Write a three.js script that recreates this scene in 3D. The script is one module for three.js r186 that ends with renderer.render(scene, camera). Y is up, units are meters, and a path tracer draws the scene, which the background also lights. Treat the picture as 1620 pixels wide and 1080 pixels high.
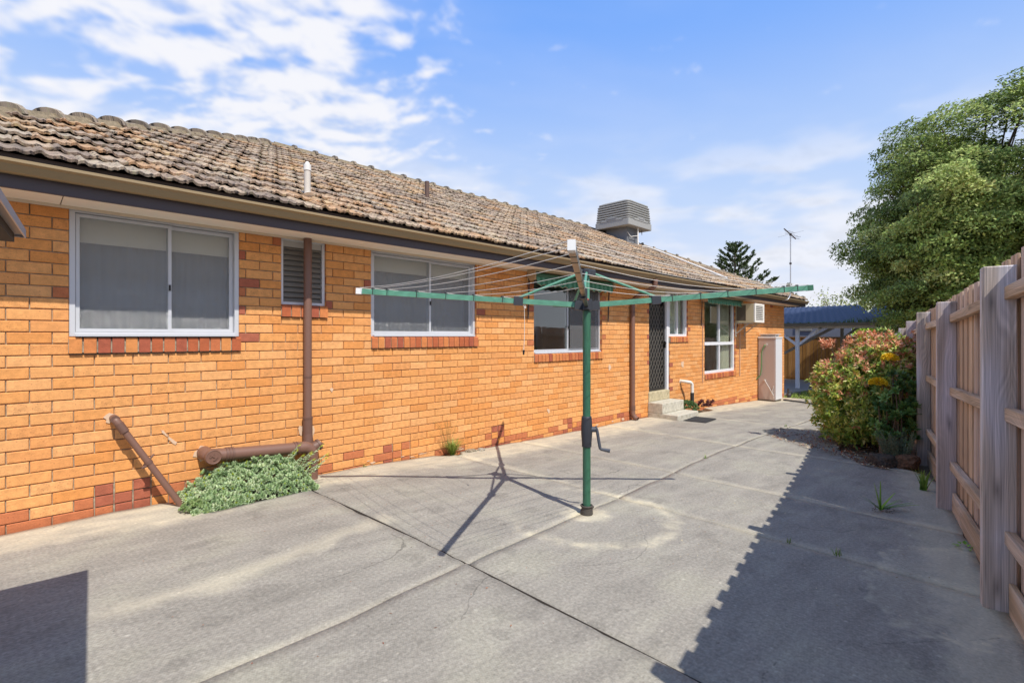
import * as THREE from 'three';
import { mergeGeometries } from 'three/addons/utils/BufferGeometryUtils.js';
import { createNoise2D, createNoise3D } from 'simplex-noise';

// ---------------------------------------------------------------- camera, sky, sun, exposure
const scene = new THREE.Scene();
const EYE = new THREE.Vector3(0, 1.417, 5.05), YAW = 45.25 * Math.PI / 180, FOCAL = 783;   // focal length in pixels of a 1620 x 1080 picture
const camera = new THREE.PerspectiveCamera(2 * Math.atan(540 / FOCAL) * 180 / Math.PI, 1.5, 0.02, 500);
camera.position.copy(EYE);
camera.lookAt(EYE.x + Math.sin(YAW), EYE.y, EYE.z - Math.cos(YAW));
camera.setViewOffset(1620, 1080, 0, 8, 1620, 1080);
const renderer = new THREE.WebGLRenderer({ antialias: true });
renderer.toneMapping = THREE.LinearToneMapping;
renderer.toneMappingExposure = 1.0;
renderer.shadowMap.enabled = true;

function rngOf(a) { return () => { a = (a + 0x6d2b79f5) | 0; let t = Math.imul(a ^ (a >>> 15), 1 | a); t = (t + Math.imul(t ^ (t >>> 7), 61 | t)) ^ t; return ((t ^ (t >>> 14)) >>> 0) / 4294967296; }; }
const R = rngOf(20240611);
const rr = (a, b) => a + (b - a) * R();
const pick = (a) => a[Math.min(a.length - 1, Math.floor(R() * a.length))];
const n2 = createNoise2D(rngOf(11)), n3 = createNoise3D(rngOf(12));
const clamp = (x, a = 0, b = 1) => Math.min(b, Math.max(a, x));
const sst = (a, b, x) => { const t = clamp((x - a) / (b - a)); return t * t * (3 - 2 * t); };
const mix = (a, b, t) => a + (b - a) * t;
const fbm = (x, y, o = 4) => { let s = 0, a = 0.5, f = 1; for (let i = 0; i < o; i++) { s += a * n2(x * f + 17.3 * i, y * f - 9.1 * i); a *= 0.5; f *= 2.03; } return s; };

const SUN = new THREE.Vector3(-0.127, 0.807, 0.577).normalize();
function skyColor(dx, dy, dz, out) {
  const e = Math.max(dy, 0), az = Math.atan2(dx, -dz);            // az: 0 = straight at the house wall, positive along it
  const t1 = sst(0.0, 0.30, e), t2 = sst(0.22, 0.60, e), t3 = sst(0.5, 1.0, e);
  let r = mix(mix(mix(0.82, 0.52, t1), 0.175, t2), 0.12, t3), g = mix(mix(mix(0.86, 0.68, t1), 0.405, t2), 0.27, t3), b = mix(mix(mix(0.96, 0.98, t1), 0.98, t2), 0.58, t3);
  // altocumulus sheet on a high plane: soft patches drawn out into rolls
  const h = 1 / (e + 0.22), px = dx * h, pz = dz * h;
  const u = px * 0.80 + pz * 0.60, v = -px * 0.60 + pz * 0.80;
  const wu = u + 0.09 * fbm(u * 1.3 + 3, v * 1.3, 3), wv = v + 0.09 * fbm(u * 1.3 - 8, v * 1.3 + 5, 3);
  const big = fbm(u * 0.7 + 1.7, v * 0.7 + 4.2, 3), patch = 0.55 * fbm(wu * 3.0 + 2.2, wv * 4.6, 4) + 0.62 * fbm(wu * 6.4 + 5.2, wv * 9.6, 5), puff = 1 - 2.2 * Math.abs(fbm(wu * 8 + 7, wv * 13, 3));
  const side = sst(0.86, 0.42, Math.abs(az + 0.02)) + 0.66 * sst(1.75, 2.6, Math.abs(az));
  let c = sst(-0.14, 0.60, patch * 1.0 + puff * 0.06 + big * 0.42 + side * 0.92 - 0.66);
  c *= sst(0.05, 0.22, e);
  const veil = 0.22 * sst(-0.3, 0.6, fbm(u * 1.1, v * 2.4 + 3, 4)) * (0.25 + 0.75 * clamp(side));
  // thin low banks toward the horizon
  const lowb = sst(0.40, 0.22, e) * sst(-0.30, 0.42, fbm(az * 2.4 + 0.9, e * 8 + 1.4, 4) + fbm(az * 5, e * 20, 4) * 0.4 + 0.02);
  c = clamp(c + veil * (1 - c)); c = clamp(c + 0.76 * lowb * (1 - c));
  const w = 0.955 - 0.11 * sst(0.25, -0.45, patch + puff * 0.2);
  r = mix(r, w * 0.96, c); g = mix(g, w * 0.97, c); b = mix(b, w * 1.03, c);
  if (dy < 0) { const k = sst(0, -0.25, dy); r = mix(r, 0.28, k); g = mix(g, 0.27, k); b = mix(b, 0.25, k); }
  out[0] = r; out[1] = g; out[2] = b;
}
{
  const W = 2048, H = 1024, data = new Float32Array(W * H * 4), o = [0, 0, 0];
  for (let j = 0; j < H; j++) {
    const th = (j + 0.5) / H * Math.PI - Math.PI / 2, y = Math.sin(th), ch = Math.cos(th);
    for (let i = 0; i < W; i++) {
      const ph = ((i + 0.5) / W - 0.5) * 2 * Math.PI;
      skyColor(Math.cos(ph) * ch, y, Math.sin(ph) * ch, o);
      const k = (j * W + i) * 4; data[k] = o[0]; data[k + 1] = o[1]; data[k + 2] = o[2]; data[k + 3] = 1;
    }
  }
  const t = new THREE.DataTexture(data, W, H, THREE.RGBAFormat, THREE.FloatType);
  t.mapping = THREE.EquirectangularReflectionMapping; t.magFilter = THREE.LinearFilter; t.minFilter = THREE.LinearFilter; t.needsUpdate = true;
  scene.background = t; scene.environment = t;
}
const sun = new THREE.DirectionalLight(new THREE.Color(1, 0.945, 0.85), 5.0);
sun.position.copy(SUN).multiplyScalar(40).add(new THREE.Vector3(8, 0, 0));
sun.target.position.set(8, 0, 0);
sun.castShadow = true; sun.shadow.radius = 0.8; sun.shadow.mapSize.set(4096, 4096);
Object.assign(sun.shadow.camera, { left: -30, right: 30, top: 30, bottom: -30, near: 1, far: 120 });
scene.add(sun, sun.target);

// ---------------------------------------------------------------- helpers
const used = {};
const numbered = (n) => { const k = used[n] ?? 0; used[n] = k + 1; return k ? n + '_' + String(k).padStart(3, '0') : n; };
function tag(o, label, category, group, kind) { if (label) o.userData.label = label; if (category) o.userData.category = category; if (group) o.userData.group = group; if (kind) o.userData.kind = kind; return o; }
function thing(name, label, category, pos = [0, 0, 0], turn = 0, group) {
  const o = new THREE.Group(); o.name = numbered(name); o.position.set(...pos); o.rotation.y = turn; scene.add(o); return tag(o, label, category, group);
}
function mesh(name, geo, mat, parent) {
  const m = new THREE.Mesh(geo, mat); m.name = parent === scene ? numbered(name) : name; m.castShadow = m.receiveShadow = true; parent.add(m); return m;
}
const parts = (name, geos, mat, parent) => geos.map((q) => mesh(name, q, mat, parent));
const clean = (g) => { let q = g.index ? g.toNonIndexed() : g; const o = new THREE.BufferGeometry(); for (const k of ['position', 'normal', 'uv']) if (q.attributes[k]) o.setAttribute(k, q.attributes[k]); if (!o.attributes.uv) o.setAttribute('uv', new THREE.BufferAttribute(new Float32Array(o.attributes.position.count * 2), 2)); return o; };
const merge = (list) => mergeGeometries(list.map(clean), false);
function boxUV(g, s = 1) {     // uv in metres from position, by the dominant axis of the normal
  if (g.index) g = g.toNonIndexed();
  const p = g.attributes.position, n = g.attributes.normal, uv = new Float32Array(p.count * 2);
  for (let i = 0; i < p.count; i++) {
    const ax = Math.abs(n.getX(i)), ay = Math.abs(n.getY(i)), az = Math.abs(n.getZ(i)), x = p.getX(i), y = p.getY(i), z = p.getZ(i);
    const [a, b] = ax >= ay && ax >= az ? [z, y] : ay >= az ? [x, z] : [x, y];
    uv[i * 2] = a * s; uv[i * 2 + 1] = b * s;
  }
  g.setAttribute('uv', new THREE.BufferAttribute(uv, 2)); return g;
}
function box(w, h, d, x = 0, y = 0, z = 0, rx = 0, ry = 0, rz = 0) {
  const g = boxUV(new THREE.BoxGeometry(w, h, d)); g.applyMatrix4(new THREE.Matrix4().compose(new THREE.Vector3(x, y, z), new THREE.Quaternion().setFromEuler(new THREE.Euler(rx, ry, rz)), new THREE.Vector3(1, 1, 1))); return g;
}
function cbox(w, h, d, b, x = 0, y = 0, z = 0, rx = 0, ry = 0, rz = 0) {       // box with chamfered edges
  const g = new THREE.BoxGeometry(w, h, d, 3, 3, 3), p = g.attributes.position, hx = w / 2, hy = h / 2, hz = d / 2;
  for (let i = 0; i < p.count; i++) {
    const f = (v, H) => (Math.abs(v) < H * 0.9 ? Math.sign(v) * (H - b) : v);
    let X = f(p.getX(i), hx), Y = f(p.getY(i), hy), Z = f(p.getZ(i), hz);
    const ex = Math.abs(X) > hx - 1e-6, ey = Math.abs(Y) > hy - 1e-6, ez = Math.abs(Z) > hz - 1e-6, k = ex + ey + ez;
    if (k >= 2) { const q = b * (k === 2 ? 0.5 : 0.62); if (ex) X -= Math.sign(X) * q; if (ey) Y -= Math.sign(Y) * q; if (ez) Z -= Math.sign(Z) * q; }
    p.setXYZ(i, X, Y, Z);
  }
  const q = g.toNonIndexed(); q.computeVertexNormals(); boxUV(q);
  q.applyMatrix4(new THREE.Matrix4().compose(new THREE.Vector3(x, y, z), new THREE.Quaternion().setFromEuler(new THREE.Euler(rx, ry, rz)), new THREE.Vector3(1, 1, 1))); return q;
}
const V = (x, y, z) => new THREE.Vector3(x, y, z), A = (a) => V(a[0], a[1], a[2]);
function cyl(a, b, r0, r1 = r0, seg = 12, open = false) {
  a = Array.isArray(a) ? A(a) : a; b = Array.isArray(b) ? A(b) : b;
  const d = b.clone().sub(a), g = new THREE.CylinderGeometry(r1, r0, d.length(), seg, 1, open);
  g.applyQuaternion(new THREE.Quaternion().setFromUnitVectors(V(0, 1, 0), d.normalize())); g.translate((a.x + b.x) / 2, (a.y + b.y) / 2, (a.z + b.z) / 2); return g;
}
function bar(a, b, w, h, roll = 0) {    // square bar between two points
  a = A(a); b = A(b); const d = b.clone().sub(a), L = d.length(), m = new THREE.Matrix4();
  const zx = d.normalize(), up = Math.abs(zx.y) > 0.98 ? V(1, 0, 0) : V(0, 1, 0), xx = up.clone().cross(zx).normalize(), yy = zx.clone().cross(xx);
  const g = boxUV(new THREE.BoxGeometry(w, h, L)); if (roll) g.rotateZ(roll); m.makeBasis(xx, yy, zx).setPosition((a.x + b.x) / 2, (a.y + b.y) / 2, (a.z + b.z) / 2); g.applyMatrix4(m); return g;
}
function tube(pts, r, seg = 24, rad = 8) { return new THREE.TubeGeometry(new THREE.CatmullRomCurve3(pts.map((p) => Array.isArray(p) ? A(p) : p), false, 'catmullrom', 0.3), seg, r, rad); }
function lathe(pts, seg = 20) { return new THREE.LatheGeometry(pts.map((p) => new THREE.Vector2(p[0], p[1])), seg); }
function prism(shape, depth) { return new THREE.ExtrudeGeometry(shape, { depth, bevelEnabled: false }); }
const std = (color, roughness = 0.8, o = {}) => new THREE.MeshStandardMaterial({ color: new THREE.Color(color), roughness, side: THREE.DoubleSide, ...o });
// free triangles with colours (leaves, blades)
class Tris {
  constructor() { this.p = []; this.c = []; }
  tri(a, b, c, col, col2 = col) { this.p.push(a.x, a.y, a.z, b.x, b.y, b.z, c.x, c.y, c.z); for (const k of [col, col2, col]) this.c.push(k[0], k[1], k[2]); }
  leaf(o, dir, side, len, wid, col, bend = 0, fold = 0, tipCol = col) {      // pointed oval leaf of four triangles with a crease
    const nrm = V(0, 0, 0).crossVectors(side, dir), m = o.clone().addScaledVector(dir, len * 0.45).addScaledVector(nrm, -bend * 0.2), t = o.clone().addScaledVector(dir, len).addScaledVector(nrm, bend);
    const l = m.clone().addScaledVector(side, wid / 2).addScaledVector(nrm, fold), r = m.clone().addScaledVector(side, -wid / 2).addScaledVector(nrm, fold);
    this.tri(o, l, m, col); this.tri(o, m, r, col); this.tri(l, t, m, col, tipCol); this.tri(m, t, r, col, tipCol);
  }
  leafN(o, nrm, len, wid, col) { const n = nrm.clone().normalize(), d = V(0, 0, 0).crossVectors(n, rdir()).normalize(); this.leaf2(o, d, V(0, 0, 0).crossVectors(n, d), len, wid, col); }
  leaf2(o, dir, side, len, wid, col) {
    const m = o.clone().addScaledVector(dir, len * 0.5), t = o.clone().addScaledVector(dir, len), l = m.clone().addScaledVector(side, wid / 2), r = m.clone().addScaledVector(side, -wid / 2);
    this.tri(o, l, t, col); this.tri(o, t, r, col);
  }
  blade(pts, w, col, tip = col) {        // grass blade along points
    const n = pts.length; for (let i = 0; i < n - 1; i++) {
      const d = pts[i + 1].clone().sub(pts[i]), s = V(-d.z, 0.001, d.x).normalize(), w0 = w * (1 - i / n) / 2, w1 = w * (1 - (i + 1) / n) / 2, k = col.map((q, j) => mix(q, tip[j], i / n));
      const a = pts[i].clone().addScaledVector(s, w0), b = pts[i].clone().addScaledVector(s, -w0), c = pts[i + 1].clone().addScaledVector(s, w1), e = pts[i + 1].clone().addScaledVector(s, -w1);
      this.tri(a, b, c, k); this.tri(b, e, c, k);
    }
  }
  build() { const g = new THREE.BufferGeometry(); g.setAttribute('position', new THREE.Float32BufferAttribute(this.p, 3)); g.setAttribute('color', new THREE.Float32BufferAttribute(this.c, 3)); g.computeVertexNormals(); return g; }
}
function rdir() { const y = rr(-1, 1), a = rr(0, 6.2832), r = Math.sqrt(1 - y * y); return V(Math.cos(a) * r, y, Math.sin(a) * r); }
function sideOf(d) { return V(0, 0, 0).crossVectors(d, rdir()).normalize(); }
const lin = (hex) => new THREE.Color(hex).toArray();
const vary = (c, k, h = 0.06) => { const f = 1 + rr(-k, k); return [c[0] * f * (1 + rr(-h, h)), c[1] * f * (1 + rr(-h, h)), c[2] * f * (1 + rr(-h, h))]; };
function vmesh(name, tris, mat, parent) { return mesh(name, tris.build(), mat, parent); }
const leafMat = (rough = 0.55, trans = 0.22) => new THREE.MeshPhysicalMaterial({ color: 0xffffff, vertexColors: true, roughness: rough, side: THREE.DoubleSide, transmission: trans, thickness: 0, specularIntensity: 0.6 });

// painted textures
function tex(w, h, f, srgb = true, rep) {
  const d = new Uint8Array(w * h * 4), o = [0, 0, 0];
  for (let j = 0; j < h; j++) for (let i = 0; i < w; i++) { f(i / w, j / h, o, i, j); const k = (j * w + i) * 4; d[k] = clamp(o[0], 0, 255); d[k + 1] = clamp(o[1], 0, 255); d[k + 2] = clamp(o[2], 0, 255); d[k + 3] = 255; }
  const t = new THREE.DataTexture(d, w, h, THREE.RGBAFormat); t.wrapS = t.wrapT = THREE.RepeatWrapping; t.magFilter = THREE.LinearFilter; t.minFilter = THREE.LinearMipmapLinearFilter; t.generateMipmaps = true;
  if (srgb) t.colorSpace = THREE.SRGBColorSpace; if (rep) t.repeat.set(rep[0], rep[1]); t.needsUpdate = true; return t;
}
const TAU = Math.PI * 2;
function tnoise(u, v, f, seed, o = 4) {    // noise that repeats over 0..1
  let s = 0, a = 0.5; for (let i = 0; i < o; i++) { const q = f / TAU; s += a * n3(Math.cos(u * TAU) * q + seed, Math.sin(u * TAU) * q + seed * 0.7, v * f + 0) * (1 - v) + a * n3(Math.cos(u * TAU) * q + seed, Math.sin(u * TAU) * q + seed * 0.7, (v - 1) * f) * v; a *= 0.55; f *= 2; } return s;
}

// ---------------------------------------------------------------- ground
const GX = [-40, 1.6, 2.63, 3.74, 4.84, 5.79, 7.13, 8.37, 9, 11.8, 14.3, 17.5, 22, 90], GY = [0, 0, -0.018, -0.07, -0.115, -0.14, -0.165, -0.178, -0.198, -0.29, -0.39, -0.55, -0.65, -0.8];
function g0(X) { let i = 0; while (i < GX.length - 2 && X > GX[i + 1]) i++; return mix(GY[i], GY[i + 1], clamp((X - GX[i]) / (GX[i + 1] - GX[i]))); }
const g = (X) => (g0(X - 0.3) + g0(X - 0.1) + g0(X + 0.1) + g0(X + 0.3)) / 4;
const fenceZ = (X) => 5.575 - 0.16 * X;

const soilTex = tex(512, 512, (u, v, o) => { const n = tnoise(u, v, 9, 3.1, 5), f = tnoise(u, v, 60, 8.2, 2); o[0] = 112 + n * 40 + f * 40; o[1] = 100 + n * 38 + f * 36; o[2] = 82 + n * 34 + f * 32; }, true, [0.8, 0.8]);
const soil = new THREE.MeshStandardMaterial({ map: soilTex, roughness: 1 });
{
  const nx = 130, nz = 40, pos = [], uv = [], idx = [];
  for (let j = 0; j <= nz; j++) for (let i = 0; i <= nx; i++) {
    const X = -30 + 150 * Math.pow(i / nx, 1.0), z = -45 + 90 * j / nz;
    pos.push(X, g(X) - 0.045, z); uv.push(X, z);
  }
  for (let j = 0; j < nz; j++) for (let i = 0; i < nx; i++) { const a = j * (nx + 1) + i; idx.push(a, a + nx + 1, a + 1, a + 1, a + nx + 1, a + nx + 2); }
  const q = new THREE.BufferGeometry(); q.setAttribute('position', new THREE.Float32BufferAttribute(pos, 3)); q.setAttribute('uv', new THREE.Float32BufferAttribute(uv, 2)); q.setIndex(idx); q.computeVertexNormals();
  tag(mesh('ground', q, soil, scene), 'bare earth under and around the paving', null, null, 'structure');
}
// concrete: colour over X -1.5..10.5 (A) and 9..19.5 (B), z 0..6
const jointZ = (X) => mix(2.735, 2.30, clamp((X - 1.2) / 5.3));
function concreteColor(X, z, o, i, j) {
  const st = fbm(X * 0.45 + z * 0.22, z * 2.0 - X * 0.2, 4), st2 = fbm(X * 1.6 + z * 0.7, z * 6.0 - X * 0.5, 3), bl = fbm(X * 1.1 + 40, z * 1.1, 4), gr = fbm(X * 31, z * 31, 2), hair = fbm(X * 8 + z * 3, z * 46 - X * 4, 2);
  let L = 149 + st * 12 + st2 * 9 + bl * 9 + gr * 20 + fbm(X * 62, z * 62, 1) * 16 + hair * 7 + (((i * 7919 + j * 104729) % 251) / 251 - 0.5) * 22;
  let w = 0;                                                                    // pale cement dust
  const edge = 0.50 + 0.22 * fbm(X * 0.9 + 5, 2.2, 3) + 0.09 * fbm(X * 4, z * 3, 3) + 0.12 * sst(4, 8, X);
  w += 0.85 * sst(edge + 0.16, edge - 0.10, z) * (0.75 + 0.4 * fbm(X * 2.2, z * 5, 3));
  const dx = X - 3.35, dz = z - 2.6, an = Math.atan2(dz, dx), rd = Math.hypot(dx, dz);
  const ring = 0.70 + 0.06 * fbm(Math.cos(an) * 1.5, Math.sin(an) * 1.5, 3), arc = sst(-1.0, 0.0, Math.sin(an + 0.35)) * 0.9 + 0.1;
  w += arc * 0.8 * sst(0.135, 0.0, Math.abs(rd - ring) * (rd > ring ? 1.6 : 1) + 0.05 * fbm(X * 3, z * 3, 3)) * (0.6 + 0.7 * fbm(X * 5, z * 5, 3));
  w += 0.8 * sst(0.25, 0.13, rd + 0.06 * fbm(X * 6, z * 6, 2)) ;
  const jz = Math.abs(z - jointZ(X));
  w += 0.20 * sst(0.09, 0.01, jz + 0.05 * fbm(X * 3, z * 3 + 9, 3)) * (0.7 + 0.8 * fbm(X * 1.5, 7.7, 3));
  for (const jx of [3.95, 5.25, 7.4, 9.9]) w += 0.5 * sst(0.13, 0.0, Math.abs(X - jx - 0.02) + 0.04 * fbm(X * 4, z * 2 + jx, 3)) * (0.75 + 0.7 * fbm(jx, z * 1.4, 3));
  const sl = z - (1.75 + 0.14 * Math.sin(X * 1.9) - X * 0.02); if (X < 2.1) w += 0.5 * sst(0.16, 0.0, Math.abs(sl + 0.1 * fbm(X * 2, z * 2, 3))) * sst(0.0, 0.5, X) ;
  const patch = sst(0.06, -0.06, Math.hypot((X - 3.95) / 0.75, (z - 4.82) / 0.34) - 1 + 0.25 * fbm(X * 3, z * 3, 3));
  w += 0.25 * patch + 0.7 * sst(0.12, 0, Math.abs(Math.hypot((X - 3.95) / 0.75, (z - 4.82) / 0.34) - 1.05 + 0.25 * fbm(X * 3, z * 3, 3))) * (0.5 + fbm(X * 7, z * 7, 2));
  w += 0.5 * sst(0.34, 0.12, fenceZ(X) - z + 0.12 * fbm(X * 4, z * 4, 3));
  w = clamp(w, 0, 1);
  L = mix(L, 205 + gr * 12 + st2 * 10, w * 0.85);
  const cr = Math.abs(n2(X * 0.33 + 31, z * 0.42 + 7) + 0.035 * fbm(X * 5, z * 5, 2)); if (cr < 0.0035 && n2(X * 0.6 + 3, z * 0.6) > 0.1) L -= 34;
  const stain = sst(0.30, 0.48, fbm(X * 1.9 + 60, z * 2.3 + 11, 4)); L -= 10 * stain * (1 - w);
  const fleck = fbm(X * 13 + 90, z * 17, 2); if (fleck > 0.47) L += (fleck - 0.47) * 160;
  if (fbm(X * 24 + 7, z * 24, 1) > 0.455) L -= 28;
  const warm = w * 0.9;
  const tint = 0.5 + 0.5 * clamp(bl * 1.6 + st); o[0] = L * mix(1.008, 1.03, warm); o[1] = L * mix(mix(0.968, 0.982, tint), 0.982, warm); o[2] = L * mix(mix(0.925, 0.90, tint), 0.85, warm);
}
const concTexA = tex(2048, 1024, (u, v, o, i, j) => concreteColor(-1.5 + u * 12, v * 6, o, i, j)), concTexB = tex(1024, 512, (u, v, o, i, j) => concreteColor(9 + u * 12, v * 6, o, i, j));
const concBump = tex(1024, 1024, (u, v, o, i, j) => { const h = 128 + tnoise(u, v, 30, 5.5, 4) * 70 + tnoise(u, v, 150, 2.5, 2) * 60 + (((i * 7919 + j * 104729) % 251) / 251 - 0.5) * 40; o[0] = o[1] = o[2] = h; }, false, [12, 6]);
const concA = new THREE.MeshStandardMaterial({ map: concTexA, roughness: 0.92, bumpMap: concBump, bumpScale: 0.004 }), concB = new THREE.MeshStandardMaterial({ map: concTexB, roughness: 0.92, bumpMap: concBump, bumpScale: 0.004 });
{
  const paving = new THREE.Group(); paving.name = 'concrete_paving'; scene.add(paving); tag(paving, 'weathered grey concrete paving between the brick house and the fence', null, null, 'structure');
  const zs = (X) => 0.02 + 0.018 * fbm(X * 2.3, 1, 3) + 0.52 * sst(0.93, 1.12, X) * sst(2.0, 1.84, X) + 0.14 * sst(3.72, 3.82, X) * sst(4.14, 4.05, X) + 0.32 * sst(10.0, 10.15, X) * sst(11.55, 11.3, X);
  const xs = [-3.2, 1.93, 3.95, 5.25, 7.4, 9.9, 12.6, 15.2, 17.55];
  for (let s = 0; s < xs.length - 1; s++) for (let row = 0; row < 2; row++) {
    const wide = row === 0 ? 0.013 : 0.006, gl = s === 1 ? wide : 0.004, gr = s === 0 ? wide : 0.004, gap = 0.0012, x0 = xs[s], x1 = xs[s + 1], lift = s === 0 ? 0.013 : rr(-0.003, 0.003);
    const wob = (jx, z) => (jx === 1.93 ? 0.06 * Math.sin(z * 0.9 - 0.5) * 0.5 + 0.05 * (z / 4) : jx < -1 || jx > 17 ? 0 : 0.03 * Math.sin(z * 1.3 + jx)) + 0.007 * n2(jx * 7, z * 5);
    const nx = Math.ceil((x1 - x0) / 0.09), nz = row ? 34 : 40, pos = [], uv = [], idx = [];
    const ua = x1 <= 10, ox = ua ? -1.5 : 9;
    for (let j = -1; j <= nz + 1; j++) for (let i = -1; i <= nx + 1; i++) {
      const ic = clamp(i, 0, nx), jc = clamp(j, 0, nz), skirt = ic !== i || jc !== j;
      let X = mix(x0, x1, ic / nx);
      const zg = jointZ(X) + 0.012 * fbm(X * 1.7, 3, 3), z0 = row ? zg + gap : zs(X), z1 = row ? fenceZ(X) - 0.85 * sst(7.3, 8.2, X) * sst(11, 10, X) + 0.11 * sst(7.4, 7.0, X) + 0.04 * fbm(X * 2, 8, 3) : zg - gap, z = mix(z0, z1, jc / nz);
      X = mix(x0 + wob(x0, z) + gl, x1 + wob(x1, z) - gr, ic / nx);
      const ed = Math.min(ic, nx - ic) === 0 || Math.min(jc, nz - jc) === 0;
      const y = g(X) + lift + 0.012 * fbm(X * 0.7, z * 0.7, 2) - ((ic === 0 || ic === nx) ? 0.003 : 0) - (skirt ? 0.07 : 0);
      pos.push(X, y, z); uv.push((X - ox) / 12, z / 6);
    }
    const N = nx + 3; for (let j = 0; j < nz + 2; j++) for (let i = 0; i < N - 1; i++) { const a = j * N + i; idx.push(a, a + N, a + 1, a + 1, a + N, a + N + 1); }
    const q = new THREE.BufferGeometry(); q.setAttribute('position', new THREE.Float32BufferAttribute(pos, 3)); q.setAttribute('uv', new THREE.Float32BufferAttribute(uv, 2)); q.setIndex(idx); q.computeVertexNormals();
    mesh('concrete_slab', q, ua ? concA : concB, paving);
  }
  const filler = std('#2c2620', 1), strip = (f, n, w, y) => { const P = []; for (let k = 0; k < n; k++) { const p = f(k / n), q = f((k + 1) / n), d = q.clone().sub(p), s = V(-d.z, 0, d.x).normalize().multiplyScalar(w); P.push(p.clone().add(s), p.clone().sub(s), q.clone().sub(s), p.clone().add(s), q.clone().sub(s), q.clone().add(s)); } const q = new THREE.BufferGeometry(); q.setFromPoints(P.map((p) => p.setY(g(p.x) + y))); q.computeVertexNormals(); return boxUV(q); };
  mesh('joint_dirt', strip((u) => { const z = mix(0.3, 4.9, u); return V(1.93 + 0.03 * Math.sin(z * 0.9 - 0.5) + 0.0125 * z, 0, z); }, 40, 0.016, 0.001), filler, paving);
  const pad = []; { const q = new THREE.BoxGeometry(4.0, 0.06, 0.95, 8, 1, 3), p = q.attributes.position; for (let i = 0; i < p.count; i++) { const X = p.getX(i) + 19.9, z = p.getZ(i) - 0.7 + 0.06 * n2(X * 2, p.getZ(i) * 2); p.setXYZ(i, X, p.getY(i) + g(X) - 0.02, z); } q.computeVertexNormals(); pad.push(q); }
  mesh('concrete_slab', merge(pad), std('#8d8a86', 0.95), paving);
  { const q = box(6.5, 0.06, 6.0, 25.4, -0.72, -0.6); mesh('concrete_slab', q, std('#9a9794', 0.95), paving); }
}

// ---------------------------------------------------------------- brick house
const house = thing('brick_house', 'long orange brick house with a weathered tiled roof and aluminium windows', 'house');
const CH = 0.0859, PITCH = 0.2427, BW = 0.2357, BH = 0.0782, Y0 = -0.012, WALLTOP = 2.415, XL = -1.2, XR = 17.7;
const openings = [
  { n: 'w1', x0: 0.298, x1: 1.483, y0: 1.412, s: 0.128 }, { n: 'lv', x0: 1.862, x1: 2.318, y0: 1.732, s: 0.122 }, { n: 'w2', x0: 2.84, x1: 4.415, y0: 1.412, s: 0.130 },
  { n: 'w3', x0: 5.571, x1: 7.375, y0: 1.145, s: 0.122 }, { n: 'door', x0: 9.014, x1: 9.893, y0: 0.272, s: 0 }, { n: 'side', x0: 9.893, x1: 10.762, y0: 1.412, s: 0.122 }, { n: 'w5', x0: 11.632, x1: 13.563, y0: 0.505, s: 0.122 }];
const brickTex = tex(512, 512, (u, v, o) => {
  const n = tnoise(u, v, 7, 1.7, 4), f = tnoise(u, v, 70, 4.4, 2), s = tnoise(u * 1, v, 22, 9.4, 3), st = n3(u * 6, v * 60, 3.3);
  let L = 240 + n * 26 + f * 26 + st * 7; const d = sst(0.26, 0.55, s + st * 0.08) * 30; L -= d;
  o[0] = L; o[1] = L - d * 0.25 - 2; o[2] = L - d * 0.1 - 3;
}, true, [2, 2]);
const brickBump = tex(512, 512, (u, v, o) => { o[0] = o[1] = o[2] = 128 + tnoise(u, v, 40, 6.7, 4) * 90 + n3(u * 10, v * 90, 1) * 14; }, false, [2, 2]);
const brickHex = ['#eeac6a', '#eca865', '#eaa45f', '#f0b172', '#e69c56', '#edaa67', '#e9a362', '#c97a4f', '#b2664c'];
const brickMats = brickHex.map((c) => new THREE.MeshStandardMaterial({ color: c, map: brickTex, bumpMap: brickBump, bumpScale: 0.0022, roughness: 0.86 }));
const brickVC = new THREE.MeshStandardMaterial({ vertexColors: true, map: brickTex, bumpMap: brickBump, bumpScale: 0.0022, roughness: 0.86 });
function brickGeo(w, h, d, seed) {       // front at z = 0, soft arrises, slightly uneven
  const q = rngOf(seed), b = 0.004, j = () => (q() - 0.5) * 0.0025, x = w / 2, y = h / 2;
  const O = [[-x, -y], [x, -y], [x, y], [-x, y]].map(([a, c]) => V(a + j(), c + j(), -b - q() * 0.001)), I = [[-x + b, -y + b], [x - b, -y + b], [x - b, y - b], [-x + b, y - b]].map(([a, c]) => V(a + j() * 0.6, c + j() * 0.6, j() * 0.6)), B = O.map((p) => V(p.x, p.y, -d));
  const P = []; const quad = (a, c, e, f) => P.push(a, c, e, a, e, f);
  quad(...I); for (let k = 0; k < 4; k++) { const n = (k + 1) % 4; quad(O[k], O[n], I[n], I[k]); quad(B[k], B[n], O[n], O[k]); }
  const geo = new THREE.BufferGeometry(); geo.setFromPoints(P); geo.computeVertexNormals(); boxUV(geo);
  const ou = q() * 5, ov = q() * 5, uv = geo.attributes.uv; for (let i = 0; i < uv.count; i++) uv.setXY(i, uv.getX(i) + ou, uv.getY(i) + ov); return geo;
}
const fullVariants = Array.from({ length: 10 }, (_, i) => brickGeo(BW, BH, 0.09, 100 + i));
const bricks = [];       // {x0,x1,y0,y1,tone}
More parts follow.
